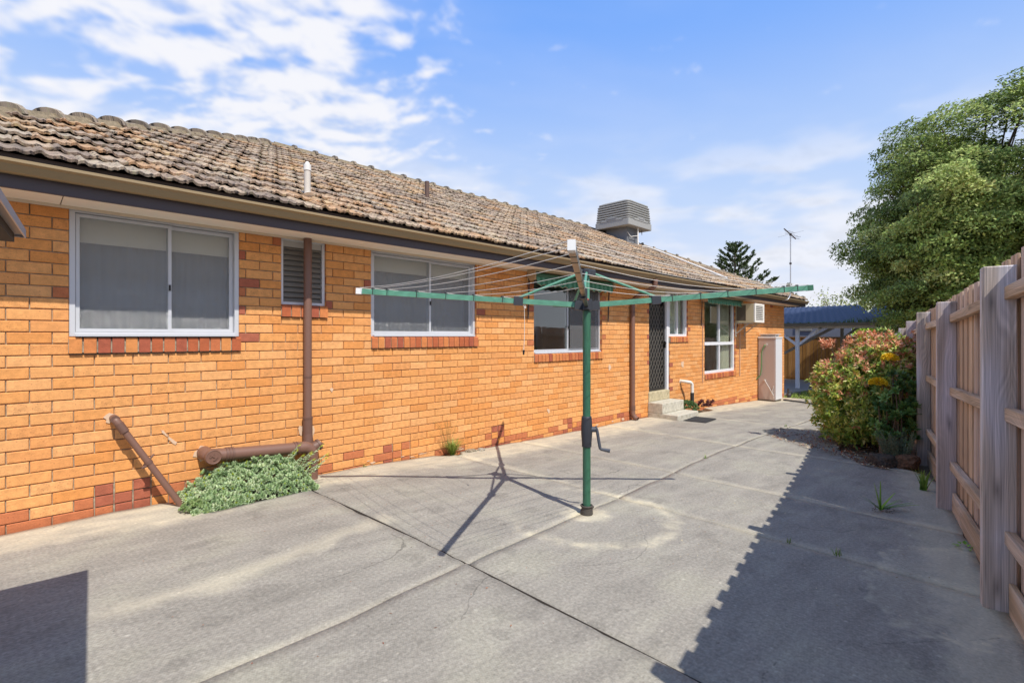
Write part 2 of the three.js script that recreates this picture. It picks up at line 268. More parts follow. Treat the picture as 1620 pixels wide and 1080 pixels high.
for (let n = -10; Y0 + n * CH < WALLTOP; n++) {
  const yb = Y0 + n * CH + (CH - BH) / 2, yt = Math.min(yb + BH, WALLTOP - 0.004); if (yt - yb < 0.02) continue;
  let x = XL - 0.3; const phase = -0.0375 + (n % 2 ? PITCH / 2 : 0); x = phase - Math.ceil((phase - XL) / PITCH + 1) * PITCH;
  for (; x < XR; x += PITCH) {
    let segs = [[Math.max(x + 0.0035, XL), Math.min(x + PITCH - 0.0035, XR)]];
    for (const o of openings) {
      const top = o.y0 - o.s; let ny1 = yt; if (yb >= WALLTOP) continue;
      if (yt <= top - 0.004) continue;
      segs = segs.flatMap(([a, b]) => (b <= o.x0 || a >= o.x1) ? [[a, b]] : [[a, Math.min(b, o.x0)], [Math.max(a, o.x1), b]].filter(([p, q]) => q - p > 0.015));
    }
    // bricks under a sill, cut to its underside
    for (const [a, b] of segs) {
      const low = yb - g((a + b) / 2); if (low < -0.16) continue;
      const cut = b - a < BW * 0.8, nearOpening = openings.some((o) => yt > o.y0 && (Math.abs(a - o.x1) < 0.02 || Math.abs(b - o.x0) < 0.02));
      let t = Math.floor(R() * 7); if (R() < 0.0025 || (cut && nearOpening && R() < 0.36)) t = 7 + Math.floor(R() * 2);
      const foot = low < 0.10, weep = low < 0.2 && [[0.33, 0.95], [2.9, 3.5], [4.5, 5.1], [6.2, 6.7], [7.6, 7.9]].some(([p, q]) => a > p && b < q);
      if (foot && R() < 0.65) t = 7;
      if (weep && !cut) { const m = (a + b) / 2; bricks.push({ x0: a, x1: m - 0.006, y0: yb, y1: yt, t: 7 + Math.floor(R() * 2), n }, { x0: m + 0.006, x1: b, y0: yb, y1: yt, t: R() < 0.5 ? 8 : 4, n }); }
      else bricks.push({ x0: a, x1: b, y0: yb, y1: yt, t, n });
    }
  }
}
for (const o of openings) if (o.s) {      // short pieces closing the course under each sill
  const top = o.y0 - o.s, n = Math.floor((top - Y0) / CH), yb = Y0 + n * CH + (CH - BH) / 2, yt = top - 0.006;
  if (yt - yb > 0.018) for (let x = o.x0; x < o.x1 - 0.05; x += PITCH) bricks.push({ x0: x + 0.005, x1: Math.min(x + PITCH - 0.005, o.x1), y0: yb, y1: yt, t: Math.floor(R() * 7), n });
}
const fw = V(Math.sin(YAW), 0, -Math.cos(YAW)), rt = V(Math.cos(YAW), 0, Math.sin(YAW));
const shown = (x, y, z) => { const v = V(x, y, z).sub(EYE), d = v.dot(fw); return { px: 810 + FOCAL * v.dot(rt) / d, py: 532 - FOCAL * v.y / d, d }; };
for (const b of bricks) { const s = shown((b.x0 + b.x1) / 2, (b.y0 + b.y1) / 2, 0); b.size = s.d > 0 && s.px > -20 && s.px < 1640 && (b.y1 > g(b.x0) + 0.01) ? shown(b.x1, b.y1, 0).px - shown(b.x0, b.y1, 0).px + 1e-4 / s.d : -1; }
bricks.sort((a, b) => b.size - a.size);
// mortar core with the openings cut through
const wallShape = new THREE.Shape(); wallShape.moveTo(XL, -0.95); wallShape.lineTo(XR, -0.95); wallShape.lineTo(XR, WALLTOP);
for (const o of [...openings].reverse()) { const top = o.y0 - o.s; if (o.n === 'side') { wallShape.lineTo(o.x1, WALLTOP); wallShape.lineTo(o.x1, top); wallShape.lineTo(o.x0, top); continue; } if (o.n === 'door') { wallShape.lineTo(o.x1, o.y0); wallShape.lineTo(o.x0, o.y0); wallShape.lineTo(o.x0, WALLTOP); continue; } wallShape.lineTo(o.x1, WALLTOP); wallShape.lineTo(o.x1, top); wallShape.lineTo(o.x0, top); wallShape.lineTo(o.x0, WALLTOP); }
wallShape.lineTo(XL, WALLTOP);
const mortarTex = tex(256, 256, (u, v, o) => { const L = 160 + tnoise(u, v, 12, 3.3, 4) * 40 + tnoise(u, v, 60, 1.2, 2) * 30; o[0] = L * 1.02; o[1] = L * 0.96; o[2] = L * 0.84; }, true, [2, 2]);
const mortar = new THREE.MeshStandardMaterial({ map: mortarTex, roughness: 1, side: THREE.DoubleSide });
const wallGeo = boxUV(prism(wallShape, 0.101)); wallGeo.translate(0, 0, -0.1155);
const wall = mesh('front_wall', wallGeo, mortar, house);
{
  const rest = [], N = 285;
  bricks.forEach((b, i) => {
    const w = b.x1 - b.x0, h = b.y1 - b.y0, cx = (b.x0 + b.x1) / 2, cy = (b.y0 + b.y1) / 2, full = Math.abs(w - BW) < 0.002 && Math.abs(h - BH) < 0.002, dz = -0.0016 + R() * 0.003;
    const turn = (R() - 0.5) * 0.008;
    if (i < N && b.size > 0) { const m = mesh('brick', full ? fullVariants[i % 10] : brickGeo(w, h, 0.09, 500 + i), brickMats[b.t], wall); m.position.set(cx, cy, dz); m.rotation.y = turn; }
    else {
      const q = clean(full ? fullVariants[Math.floor(R() * 10)] : brickGeo(w, h, 0.09, 500 + i)).clone(); q.rotateY(turn); q.translate(cx, cy, dz);
      const c = brickMats[b.t].color, k = 1 + rr(-0.05, 0.05), n = q.attributes.position.count, col = new Float32Array(n * 3); for (let a = 0; a < n; a++) { col[a * 3] = c.r * k; col[a * 3 + 1] = c.g * k; col[a * 3 + 2] = c.b * k; }
      q.setAttribute('color', new THREE.BufferAttribute(col, 3)); rest.push(q);
    }
  });
  tag(mesh('bricks', mergeGeometries(rest), brickVC, wall), null, null, null, 'stuff');
  // reveals: brick ends lining each opening
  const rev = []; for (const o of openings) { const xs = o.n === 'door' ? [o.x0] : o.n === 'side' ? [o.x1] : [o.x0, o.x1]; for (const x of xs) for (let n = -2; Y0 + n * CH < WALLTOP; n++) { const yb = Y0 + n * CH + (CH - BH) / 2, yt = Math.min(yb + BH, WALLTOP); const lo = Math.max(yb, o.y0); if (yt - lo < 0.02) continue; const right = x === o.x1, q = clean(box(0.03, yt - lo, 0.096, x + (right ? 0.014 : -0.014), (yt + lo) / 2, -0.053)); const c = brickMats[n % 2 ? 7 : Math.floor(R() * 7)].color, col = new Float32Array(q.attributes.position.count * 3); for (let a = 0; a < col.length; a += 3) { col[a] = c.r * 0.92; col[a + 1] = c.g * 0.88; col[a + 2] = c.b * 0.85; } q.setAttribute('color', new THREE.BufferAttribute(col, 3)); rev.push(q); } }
  tag(mesh('reveal_bricks', mergeGeometries(rev), brickVC, wall), null, null, null, 'stuff');
}
// smears of pale mortar and filler on the face
const smear = std('#d8b99c', 0.95);
function splat(x, y, w, h, rot, name = 'mortar_smear') { const s = new THREE.Shape(), k = 11; for (let i = 0; i < k; i++) { const a = i / k * TAU, r = 0.6 + 0.4 * n2(x * 9 + Math.cos(a), y * 9 + Math.sin(a)) + 0.15; s[i ? 'lineTo' : 'moveTo'](Math.cos(a) * r * w, Math.sin(a) * r * h); } const q = prism(s, 0.004); q.rotateZ(rot); q.translate(x, y, 0.002); return q; }
parts('mortar_smear', [splat(0.90, 0.60, 0.012, 0.05, 0.6), splat(0.96, 0.525, 0.016, 0.07, 0.75), splat(2.375, 0.855, 0.03, 0.03, 0.3), splat(10.482, 0.79, 0.08, 0.11, 0.1), splat(0.545, 0.765, 0.05, 0.045, 0), splat(1.175, 0.385, 0.075, 0.085, 0), splat(2.05, 0.47, 0.03, 0.08, 0), splat(2.165, 0.45, 0.03, 0.08, 0.2), ...Array.from({ length: 14 }, () => { const X = rr(0.1, 9); return splat(X, g(X) + rr(0.02, 0.06), rr(0.03, 0.08), rr(0.006, 0.018), rr(-0.15, 0.15)); }), splat(10.36, 0.43, 0.06, 0.06, 0), splat(5.9, 0.25, 0.03, 0.05, 0.4), splat(7.6, 0.86, 0.06, 0.07, 0.2)], smear, wall);
// sloping brick sills
const sillHex = ['#c97448', '#d6854c', '#b9633c', '#dc9152', '#ad5c42', '#cf7c4a'];
const sillMats = sillHex.map((c) => new THREE.MeshStandardMaterial({ color: c, map: brickTex, bumpMap: brickBump, bumpScale: 0.002, roughness: 0.85 }));
for (const o of openings) if (o.s) {
  const n = Math.round((o.x1 - o.x0) / 0.083), p = (o.x1 - o.x0 + 0.02) / n;
  const core = mesh('window_sill', box(o.x1 - o.x0 + 0.014, o.s - 0.022, 0.118, (o.x0 + o.x1) / 2 + 0.003, o.y0 - o.s / 2 - 0.004, -0.047), mortar, house);
  for (let i = 0; i < n; i++) {
    const w = p - 0.011, x = o.x0 - 0.006 + (i + 0.5) * p, q = new THREE.BufferGeometry();
    const fr = 0.024 + rr(-0.002, 0.002), top = o.y0 - 0.004, bot = o.y0 - o.s + 0.003, P = [[-w / 2, bot, fr], [w / 2, bot, fr], [w / 2, top - 0.008, fr], [-w / 2, top - 0.008, fr], [-w / 2, top - 0.001, fr - 0.008], [w / 2, top - 0.001, fr - 0.008], [w / 2, top + 0.018, -0.088], [-w / 2, top + 0.018, -0.088], [-w / 2, bot + 0.02, -0.088], [w / 2, bot + 0.02, -0.088]].map(A);
    const F = [[0, 1, 2, 3], [3, 2, 5, 4], [4, 5, 6, 7], [1, 9, 6, 5], [1, 5, 2, 2], [8, 0, 4, 7], [0, 3, 4, 4], [8, 9, 1, 0]], L = []; for (const f of F) { L.push(P[f[0]], P[f[1]], P[f[2]]); if (f[2] !== f[3]) L.push(P[f[0]], P[f[2]], P[f[3]]); }
    q.setFromPoints(L); q.computeVertexNormals(); boxUV(q); const uv = q.attributes.uv, ou = R() * 3; for (let k = 0; k < uv.count; k++) uv.setXY(k, uv.getX(k) + ou, uv.getY(k) + ou * 1.7);
    mesh('sill_brick', q, pick(sillMats), core).position.x = x;
  }
}
// the rest of the shell
const shellMat = new THREE.MeshStandardMaterial({ color: '#cf8550', map: brickTex, roughness: 0.9, side: THREE.DoubleSide });
mesh('end_wall', box(0.11, 3.4, 9.0, XR - 0.055, 0.73, -4.615), shellMat, house);
mesh('end_wall', box(0.11, 3.4, 9.0, XL + 0.055, 0.73, -4.615), shellMat, house);
mesh('rear_wall', box(XR - XL - 0.24, 3.4, 0.11, (XL + XR) / 2, 0.73, -9.06), shellMat, house);
{
  const inner = []; inner.push(box(18.6, 0.05, 8.6, 8.25, 0.10, -4.6), box(18.6, 0.04, 8.8, 8.25, 2.47, -4.55), box(18.6, 2.3, 0.06, 8.25, 1.28, -3.9));
  for (const x of [1.68, 2.56, 5.0, 8.4, 11.1, 14.6]) inner.push(box(0.08, 2.3, 3.65, x, 1.28, -2.0));
  mesh('interior_wall', merge(inner), std('#dedad2', 0.95), house);
}
// ---- soffit, fascia, gutter
const soffitMat = std('#f7ecdc', 0.85), fasciaMat = std('#4b4143', 0.55), gutterMat = std('#94805f', 0.42, { metalness: 0.0 });
{
  const s = []; let x = -1.7; for (const w of [1.95, 2.4, 2.4, 2.4, 2.4, 2.4, 2.4, 2.4, 1.15]) { s.push(box(w - 0.006, 0.012, 0.565, x + w / 2, 2.414, 0.195)); x += w; }
  mesh('soffit', merge(s), soffitMat, house);
  mesh('soffit_trim', box(XR - XL + 0.9, 0.022, 0.018, 8.25, 2.397, 0.012), std('#dccbb4', 0.8), house);
  mesh('fascia', box(19.9, 0.15, 0.024, 8.25, 2.452, 0.487), fasciaMat, house);
  mesh('eave_board', box(19.9, 0.10, 0.018, 8.25, 2.552, 0.482), std('#574a42', 0.9), house);
  mesh('fascia', box(0.024, 0.15, 10.0, 18.19, 2.452, -4.55), fasciaMat, house);
  const gs = new THREE.Shape(), prof = [[0.50, 2.545], [0.503, 2.545], [0.503, 2.463], [0.545, 2.460], [0.560, 2.468], [0.576, 2.490], [0.590, 2.512], [0.611, 2.523], [0.611, 2.540], [0.600, 2.545], [0.596, 2.538], [0.604, 2.534], [0.604, 2.527], [0.585, 2.516], [0.570, 2.494], [0.555, 2.473], [0.508, 2.468], [0.507, 2.549], [0.50, 2.549]];
  prof.forEach(([z, y], i) => gs[i ? 'lineTo' : 'moveTo'](-z, y)); const q = prism(gs, 19.96); q.rotateY(Math.PI / 2); q.translate(-1.76, 0, 0);
  mesh('gutter', boxUV(q), gutterMat, house);
  const q2 = q.clone(); q2.rotateY(Math.PI / 2); mesh('gutter', q2.clone().translate(18.2 - 0.5, 0, -0.9 + 8.9 - 7.4), gutterMat, house);
  house.children.pop();
}
// ---- roof
const PIT = 25.0 * Math.PI / 180, TA = Math.tan(PIT), CA = Math.cos(PIT), SA = Math.sin(PIT), EZ = 0.53, EYV = 2.578, RZ = -4.6;
const roofY = (z) => EYV + TA * (EZ - z);
const RXL = -1.73, RXR = 18.23, RY = roofY(RZ), RUN = EZ - RZ;
const roof = mesh('roof', (() => {
  const d = -0.03, a = V(RXL, EYV + d, EZ), b = V(RXR, EYV + d, EZ), c = V(RXR - RUN, RY + d, RZ), e = V(RXL + RUN, RY + d, RZ), a2 = V(RXL, EYV + d, RZ - RUN), b2 = V(RXR, EYV + d, RZ - RUN);
  const L = [a, b, c, a, c, e, b2, a2, e, b2, e, c, a2, a, e, b, b2, c]; const q = new THREE.BufferGeometry(); q.setFromPoints(L); q.computeVertexNormals(); return boxUV(q);
})(), std('#5b4a3f', 0.95), house);
const tileTex = tex(512, 512, (u, v, o) => {
  const n = tnoise(u, v, 6, 2.2, 4), f = tnoise(u, v, 50, 7.1, 3), l = tnoise(u, v, 14, 5.9, 4), k = tnoise(u, v, 11, 15.9, 4), st = n3(u * 30, v * 5, 7);
  let L = 212 + n * 54 + f * 54 + st * 12, r = L, gg = L * 0.97, b = L * 0.925;
  const lich = sst(0.16, 0.34, l); r = mix(r, 222, lich * 0.8); gg = mix(gg, 228, lich * 0.8); b = mix(b, 205, lich * 0.8);
  const blk = sst(0.14, 0.42, k); r *= 1 - 0.55 * blk; gg *= 1 - 0.55 * blk; b *= 1 - 0.52 * blk;
  o[0] = r; o[1] = gg; o[2] = b;
}, true, [1.4, 1.4]);
const tileBump = tex(512, 512, (u, v, o) => { o[0] = o[1] = o[2] = 128 + tnoise(u, v, 14, 4.9, 5) * 110; }, false, [1.4, 1.4]);
const tileHex = ['#cdbba9', '#c4b2a1', '#b8a596', '#c9b5a2', '#cdb198', '#ab9a8e', '#cba888', '#c2b5a7', '#a09187', '#d3b797'];
const tileMats = tileHex.map((c) => new THREE.MeshStandardMaterial({ color: c, map: tileTex, bumpMap: tileBump, bumpScale: 0.004, roughness: 0.9, side: THREE.DoubleSide }));
const tileVC = new THREE.MeshStandardMaterial({ vertexColors: true, map: tileTex, bumpMap: tileBump, bumpScale: 0.004, roughness: 0.9, side: THREE.DoubleSide });
const TW = 0.215, GAUGE = 0.335, TL = 0.385;
function tileProfile(u) {        // a side roll, a broad pan with a low middle rib
  return 0.025 * Math.exp(-Math.pow((u - 0.86) / 0.10, 2)) + 0.013 * Math.exp(-Math.pow((u - 0.40) / 0.11, 2)) + 0.013 * Math.exp(-Math.pow((u - 0.06) / 0.07, 2));
}
function tileGeo(seed, dx, clip) {
  const q = rngOf(seed), NX = 13, S = [0, 0.02, 0.12, TL], P = [], j = (a) => (q() - 0.5) * a, so = q() * 50;
  const rag = Array.from({ length: NX }, (_, i) => 0.016 * n2(i * 0.6 + so, 3) + j(0.008)), lif = j(0.014), tilt = j(0.07), slip = j(0.03);
  const pt = (i, k, low) => { const u = i / (NX - 1); let x = (u - 0.5) * (TW + 0.004), s = S[k] + (k === 0 ? rag[i] : 0) + slip, n = 0.040 * (1 - s / TL) + 0.004 + tileProfile(u) * (1 + 0.12 * n2(so, k)) + (k === 0 ? -0.004 : 0) + lif + tilt * x; if (low) n -= 0.020; return V(x + dx, n, s); };
  const quad = (a, b, c, d) => P.push(a, b, c, a, c, d);
  for (let k = 0; k < S.length - 1; k++) for (let i = 0; i < NX - 1; i++) quad(pt(i, k), pt(i + 1, k), pt(i + 1, k + 1), pt(i, k + 1));
  for (let i = 0; i < NX - 1; i++) quad(pt(i, 0, true), pt(i + 1, 0, true), pt(i + 1, 0), pt(i, 0));
  for (const i of [0, NX - 1]) quad(pt(i, 0, true), pt(i, 0), pt(i, 3), pt(i, 3, true));
  if (clip) { for (const p of P) clip(p); for (let i = P.length - 3; i >= 0; i -= 3) if (V(0, 0, 0).crossVectors(P[i + 1].clone().sub(P[i]), P[i + 2].clone().sub(P[i])).length() < 1e-7) P.splice(i, 3); if (!P.length) return null; }
  const geo = new THREE.BufferGeometry(); geo.setFromPoints(P); geo.computeVertexNormals();
  const uv = new Float32Array(P.length * 2), ou = q() * 5, ov = q() * 5; P.forEach((p, i) => { uv[i * 2] = p.x + ou; uv[i * 2 + 1] = p.z + ov - p.y * 0.7; }); geo.setAttribute('uv', new THREE.BufferAttribute(uv, 2)); return geo;
}
const tileVariants = Array.from({ length: 14 }, (_, i) => tileGeo(900 + i, 0));
const roofBasis = new THREE.Matrix4().makeBasis(V(-1, 0, 0), V(0, CA, SA), V(0, SA, -CA));
const coolerDuct = { x0: 13.19, x1: 13.83, z0: -3.84, z1: -3.08 };
{
  const tiles = [];
  for (let row = 0; row < 18; row++) {
    const s0 = row * GAUGE, z0 = EZ - s0 * CA, y0 = roofY(z0); if (s0 > RUN / CA - 0.12) continue;
    const inset = (s0 + 0.05) * CA, off = (row % 2) * TW / 2;
    for (let x = RXL + off; x < RXR + TW; x += TW) {
      const lo = RXL + inset, hi = RXR - inset; if (x + TW / 2 < lo || x - TW / 2 > hi) continue;
      const zc = z0 - 0.15, inDuct = x > coolerDuct.x0 + 0.08 && x < coolerDuct.x1 - 0.08 && zc > coolerDuct.z0 + 0.15 && zc < coolerDuct.z1 - 0.15; if (inDuct) continue;
      const edge = x - TW / 2 < lo + 0.1 || x + TW / 2 > hi - 0.1 || s0 + TL > RUN / CA, sh = shown(x, y0, z0);
      const drift = n2(x * 0.35, row * 0.4), t = drift > 0.3 ? pick([2, 5, 8, 1, 7]) : drift < -0.35 ? pick([4, 6, 9, 3, 0]) : Math.floor(R() * 10);
      tiles.push({ x, y: y0, z: z0, s0, edge, t, size: sh.d > 0 && sh.px > -10 ? 1 / sh.d : -1, row });
    }
  }
  tiles.sort((a, b) => b.size - a.size);
  const rest = []; let count = 0;
  tiles.forEach((t, i) => {
    const m = roofBasis.clone().setPosition(t.x, t.y, t.z);
    const clip = t.edge ? (p) => { const s = Math.min(t.s0 + p.z, RUN / CA); p.z = s - t.s0; const ins = s * CA; p.x = t.x - clamp(t.x - p.x, RXL + ins, RXR - ins); } : null;
    const geo = t.edge ? tileGeo(2000 + i, 0, clip) : tileVariants[Math.floor(R() * 14)]; if (!geo) return;
    if (count < 290 && t.size > 0) { count++; const k = mesh('roof_tile', geo, tileMats[t.t], roof); k.applyMatrix4(m); }
    else { const q = clean(geo).clone(); q.applyMatrix4(m); const c = tileMats[t.t].color, f = 1 + rr(-0.18, 0.14), n = q.attributes.position.count, col = new Float32Array(n * 3); for (let a = 0; a < n; a++) { col[a * 3] = c.r * f; col[a * 3 + 1] = c.g * f; col[a * 3 + 2] = c.b * f; } q.setAttribute('color', new THREE.BufferAttribute(col, 3)); rest.push(q); }
  });
  tag(mesh('roof_tiles', mergeGeometries(rest), tileVC, roof), null, null, null, 'stuff');
}
// ridge and hip caps bedded in mortar
{
  const capMats = ['#a89d92', '#b3a89c', '#8f8781', '#b8ada1'].map((c) => new THREE.MeshStandardMaterial({ color: c, map: tileTex, bumpMap: tileBump, bumpScale: 0.003, roughness: 0.9, side: THREE.DoubleSide }));
  const capGeo = (seed, L) => {            // half-round cap that widens to a raised collar at its lower end
    const q = rngOf(seed), P = [], rows = [[0, 0.150, 0.028], [0.05, 0.150, 0.026], [0.055, 0.125, 0.006], [L, 0.112, 0]], seg = 9, pt = (r, i) => { const a = Math.PI * (i / seg), [s, w, h] = rows[r]; return V(Math.cos(a) * w, Math.pow(Math.sin(a), 0.8) * (w * 0.66) + h - 0.012 + (q() - 0.5) * 0.003, s); };
    const G = rows.map((_, r) => Array.from({ length: seg + 1 }, (_, i) => pt(r, i)));
    for (let r = 0; r < 3; r++) for (let i = 0; i < seg; i++) P.push(G[r][i], G[r][i + 1], G[r + 1][i + 1], G[r][i], G[r + 1][i + 1], G[r + 1][i]);
    for (let i = 1; i < seg; i++) P.push(G[0][0], G[0][i + 1], G[0][i]);
    const geo = new THREE.BufferGeometry(); geo.setFromPoints(P); geo.computeVertexNormals(); const uv = new Float32Array(P.length * 2); P.forEach((p, i) => { uv[i * 2] = p.x + seed; uv[i * 2 + 1] = p.z + seed * 0.3; }); geo.setAttribute('uv', new THREE.BufferAttribute(uv, 2)); return geo;
  };
  const variants = [1, 2, 3, 4].map((s) => capGeo(s, 0.44)), bed = [];
  const run = (a, b, n, mortarW) => {
    const d = b.clone().sub(a), L = d.length(), zx = d.clone().normalize(), xx = V(0, 1, 0).cross(zx).normalize(), yy = zx.clone().cross(xx), step = L / n;
    for (let i = 0; i < n; i++) { const m = mesh('ridge_cap', pick(variants), pick(capMats), roof); const p = a.clone().addScaledVector(zx, i * step).addScaledVector(yy, -0.008 + rr(-0.006, 0.006)); m.applyMatrix4(new THREE.Matrix4().makeBasis(xx, yy, zx).setPosition(p.x, p.y, p.z)); }
    const k = Math.ceil(L / 0.12), P = [], prof = (i) => { const c = a.clone().addScaledVector(zx, L * i / k); const w = mortarW + 0.018 * n2(i * 0.5, L), w2 = mortarW + 0.018 * n2(i * 0.5 + 50, L); return [c.clone().addScaledVector(xx, -w).addScaledVector(yy, -0.05), c.clone().addScaledVector(xx, -0.10).addScaledVector(yy, 0.045), c.clone().addScaledVector(xx, 0.10).addScaledVector(yy, 0.045), c.clone().addScaledVector(xx, w2).addScaledVector(yy, -0.05)]; };
    for (let i = 0; i < k; i++) { const p = prof(i), q = prof(i + 1); for (let j = 0; j < 3; j++) P.push(p[j], p[j + 1], q[j + 1], p[j], q[j + 1], q[j]); }
    const geo = new THREE.BufferGeometry(); geo.setFromPoints(P); geo.computeVertexNormals(); bed.push(boxUV(geo));
  };
  run(V(RXL + 0.1, EYV + 0.05, EZ - 0.1), V(RXL + RUN, RY, RZ), 19, 0.17);
  run(V(RXR - RUN, RY, RZ), V(RXL + RUN, RY, RZ), 24, 0.15);
  run(V(RXR - 0.1, EYV + 0.05, EZ - 0.1), V(RXR - RUN, RY, RZ), 19, 0.16);
  mesh('mortar_bedding', merge(bed), new THREE.MeshStandardMaterial({ map: mortarTex, color: '#cfc6ba', roughness: 1, side: THREE.DoubleSide }), roof);
}
// vent pipes through the roof
{
  const v1 = [2.122, roofY(-0.006) + 0.03, -0.006], p = mesh('vent_pipe', merge([cyl(v1, [v1[0], v1[1] + 0.29, v1[2]], 0.031, 0.031, 16)]), std('#c9c2b8', 0.7), roof); tag(p, 'stained white vent pipe with a cowl near the gutter');
  mesh('cowl', merge([cyl([v1[0], v1[1] + 0.255, v1[2]], [v1[0], v1[1] + 0.315, v1[2]], 0.037, 0.036, 16), cyl([v1[0], v1[1] + 0.315, v1[2]], [v1[0], v1[1] + 0.345, v1[2]], 0.030, 0.014, 10), cyl([v1[0], v1[1] - 0.02, v1[2] + 0.02], [v1[0], v1[1] + 0.01, v1[2]], 0.07, 0.038, 14)]), std('#dcd9d4', 0.6), p);
  const v2 = [5.178, roofY(-2.209), -2.209]; tag(mesh('vent_pipe', cyl(v2, [v2[0], v2[1] + 0.31, v2[2]], 0.042, 0.042, 12), std('#5f4a42', 0.7), roof), 'short brown vent pipe higher on the roof');
}
// ---- windows
const alu = std('#c9cbd0', 0.45, { metalness: 0.15 }), aluWhite = std('#dfe0e4', 0.5), rubber = std('#2b2b2c', 0.8);
const rippleBump = tex(512, 512, (u, v, o) => { o[0] = o[1] = o[2] = 128 + tnoise(u, v, 34, 7.9, 3) * 120; }, false, [3, 3]);
const obscure = new THREE.MeshPhysicalMaterial({ color: '#eef0f0', roughness: 0.17, transmission: 0.95, thickness: 0, ior: 1.95, bumpMap: rippleBump, bumpScale: 0.006, side: THREE.DoubleSide });
const clear = new THREE.MeshPhysicalMaterial({ color: '#eef2f1', roughness: 0.015, transmission: 1, thickness: 0, ior: 1.8, side: THREE.DoubleSide });
const blindMat = new THREE.MeshPhysicalMaterial({ color: '#fbf5e6', roughness: 0.95, transmission: 0.12, thickness: 0, side: THREE.DoubleSide });
function frameBars(x0, x1, y0, y1, z, t, d, extra = []) { const l = [box(t, y1 - y0, d, x0 + t / 2, (y0 + y1) / 2, z), box(t, y1 - y0, d, x1 - t / 2, (y0 + y1) / 2, z), box(x1 - x0 - 2 * t, t, d, (x0 + x1) / 2, y0 + t / 2, z), box(x1 - x0 - 2 * t, t, d, (x0 + x1) / 2, y1 - t / 2, z), ...extra]; return merge(l); }
const win = (label) => { const o = new THREE.Group(); o.name = 'window'; house.add(o); if (label) o.userData.label = label; return o; };
function pane(o, x0, x1, y0, y1, z, m) { mesh('pane', box(x1 - x0, y1 - y0, 0.004, (x0 + x1) / 2, (y0 + y1) / 2, z), m, o); }
function slider(o, a, fz, glassL, glassR, blindY, mull) {
  const { x0, x1, y0 } = a, y1 = 2.405, xm = x0 + (x1 - x0) * mull;
  mesh('frame', frameBars(x0 + 0.003, x1 - 0.003, y0 + 0.006, y1, fz, 0.034, 0.07, [box(x1 - x0 - 0.07, 0.018, 0.1, (x0 + x1) / 2, y0 + 0.014, fz + 0.03)]), alu, o);
  mesh('sash', frameBars(x0 + 0.04, xm + 0.014, y0 + 0.042, y1 - 0.04, fz + 0.008, 0.024, 0.026), alu, o);
  mesh('sash', frameBars(xm - 0.014, x1 - 0.04, y0 + 0.042, y1 - 0.04, fz - 0.022, 0.03, 0.026), alu, o);
  pane(o, x0 + 0.06, xm - 0.006, y0 + 0.06, y1 - 0.06, fz + 0.006, glassL); pane(o, xm + 0.012, x1 - 0.066, y0 + 0.066, y1 - 0.066, fz - 0.024, glassR);
  mesh('latch', box(0.012, 0.05, 0.02, xm, y0 + 0.42, fz + 0.03), rubber, o);
  if (blindY) { const P = [], n = 90; for (let k = 0; k < n; k++) { const f = (t) => [mix(x0 + 0.04, x1 - 0.04, t / n), fz - 0.17 + 0.004 * Math.sin(t * 0.95 + 2.6 * n2(t * 0.06, x0)) + 0.03 * n2(t * 0.09, x0 + 5)], p = f(k), q = f(k + 1); P.push(V(p[0], y0 - 0.05, p[1]), V(q[0], y0 - 0.05, q[1]), V(q[0], y1, q[1]), V(p[0], y0 - 0.05, p[1]), V(q[0], y1, q[1]), V(p[0], y1, p[1])); } const q = new THREE.BufferGeometry(); q.setFromPoints(P); q.computeVertexNormals(); mesh('net_curtain', boxUV(q), new THREE.MeshPhysicalMaterial({ color: '#8d8f92', roughness: 1, transmission: 0.45, thickness: 0, side: THREE.DoubleSide }), o); }
  if (blindY) mesh('blind', box(x1 - x0 - 0.05, y1 - blindY, 0.006, (x0 + x1) / 2, (y1 + blindY) / 2, fz - 0.065), blindMat, o);
}
const FZ = -0.06, op = Object.fromEntries(openings.map((o) => [o.n, o]));
slider(win('wide obscure glass window nearest the corner, blind part drawn'), op.w1, FZ + 0.02, obscure, obscure, 2.157, 0.545);
slider(win('wide obscure glass window beside the first downpipe'), op.w2, FZ - 0.01, obscure, obscure, 2.18, 0.535);
slider(win('clear window under the green awning behind the clothesline'), op.w3, FZ - 0.025, clear, clear, null, 0.5);
{ // insect screen over the right sash of the third window
  const a = op.w3, xm = (a.x0 + a.x1) / 2, o = house.children[house.children.length - 1];
  mesh('insect_screen', box(a.x1 - xm - 0.09, 1.12, 0.003, (xm + a.x1) / 2 - 0.01, a.y0 + 0.63, FZ + 0.012), new THREE.MeshStandardMaterial({ color: '#6a6a6c', roughness: 0.9, transparent: true, opacity: 0.5, side: THREE.DoubleSide }), o);
}
{ // louvre window
  const a = op.lv, o = win('narrow louvre window behind the downpipe'), y1 = 2.405;
  mesh('frame', frameBars(a.x0 + 0.003, a.x1 - 0.003, a.y0 + 0.005, y1, FZ, 0.026, 0.06), aluWhite, o);
  mesh('head_panel', box(a.x1 - a.x0 - 0.06, 0.06, 0.02, (a.x0 + a.x1) / 2, y1 - 0.055, FZ), std('#bdbab4', 0.6), o);
  const lou = new THREE.MeshPhysicalMaterial({ color: '#8f8b84', roughness: 0.3, transmission: 0.25, thickness: 0, ior: 1.5, side: THREE.DoubleSide });
  for (let i = 0; i < 11; i++) mesh('louvre', box(a.x1 - a.x0 - 0.06, 0.072, 0.006, (a.x0 + a.x1) / 2, a.y0 + 0.06 + i * 0.0535, FZ - 0.005, -0.5), lou, o);
}
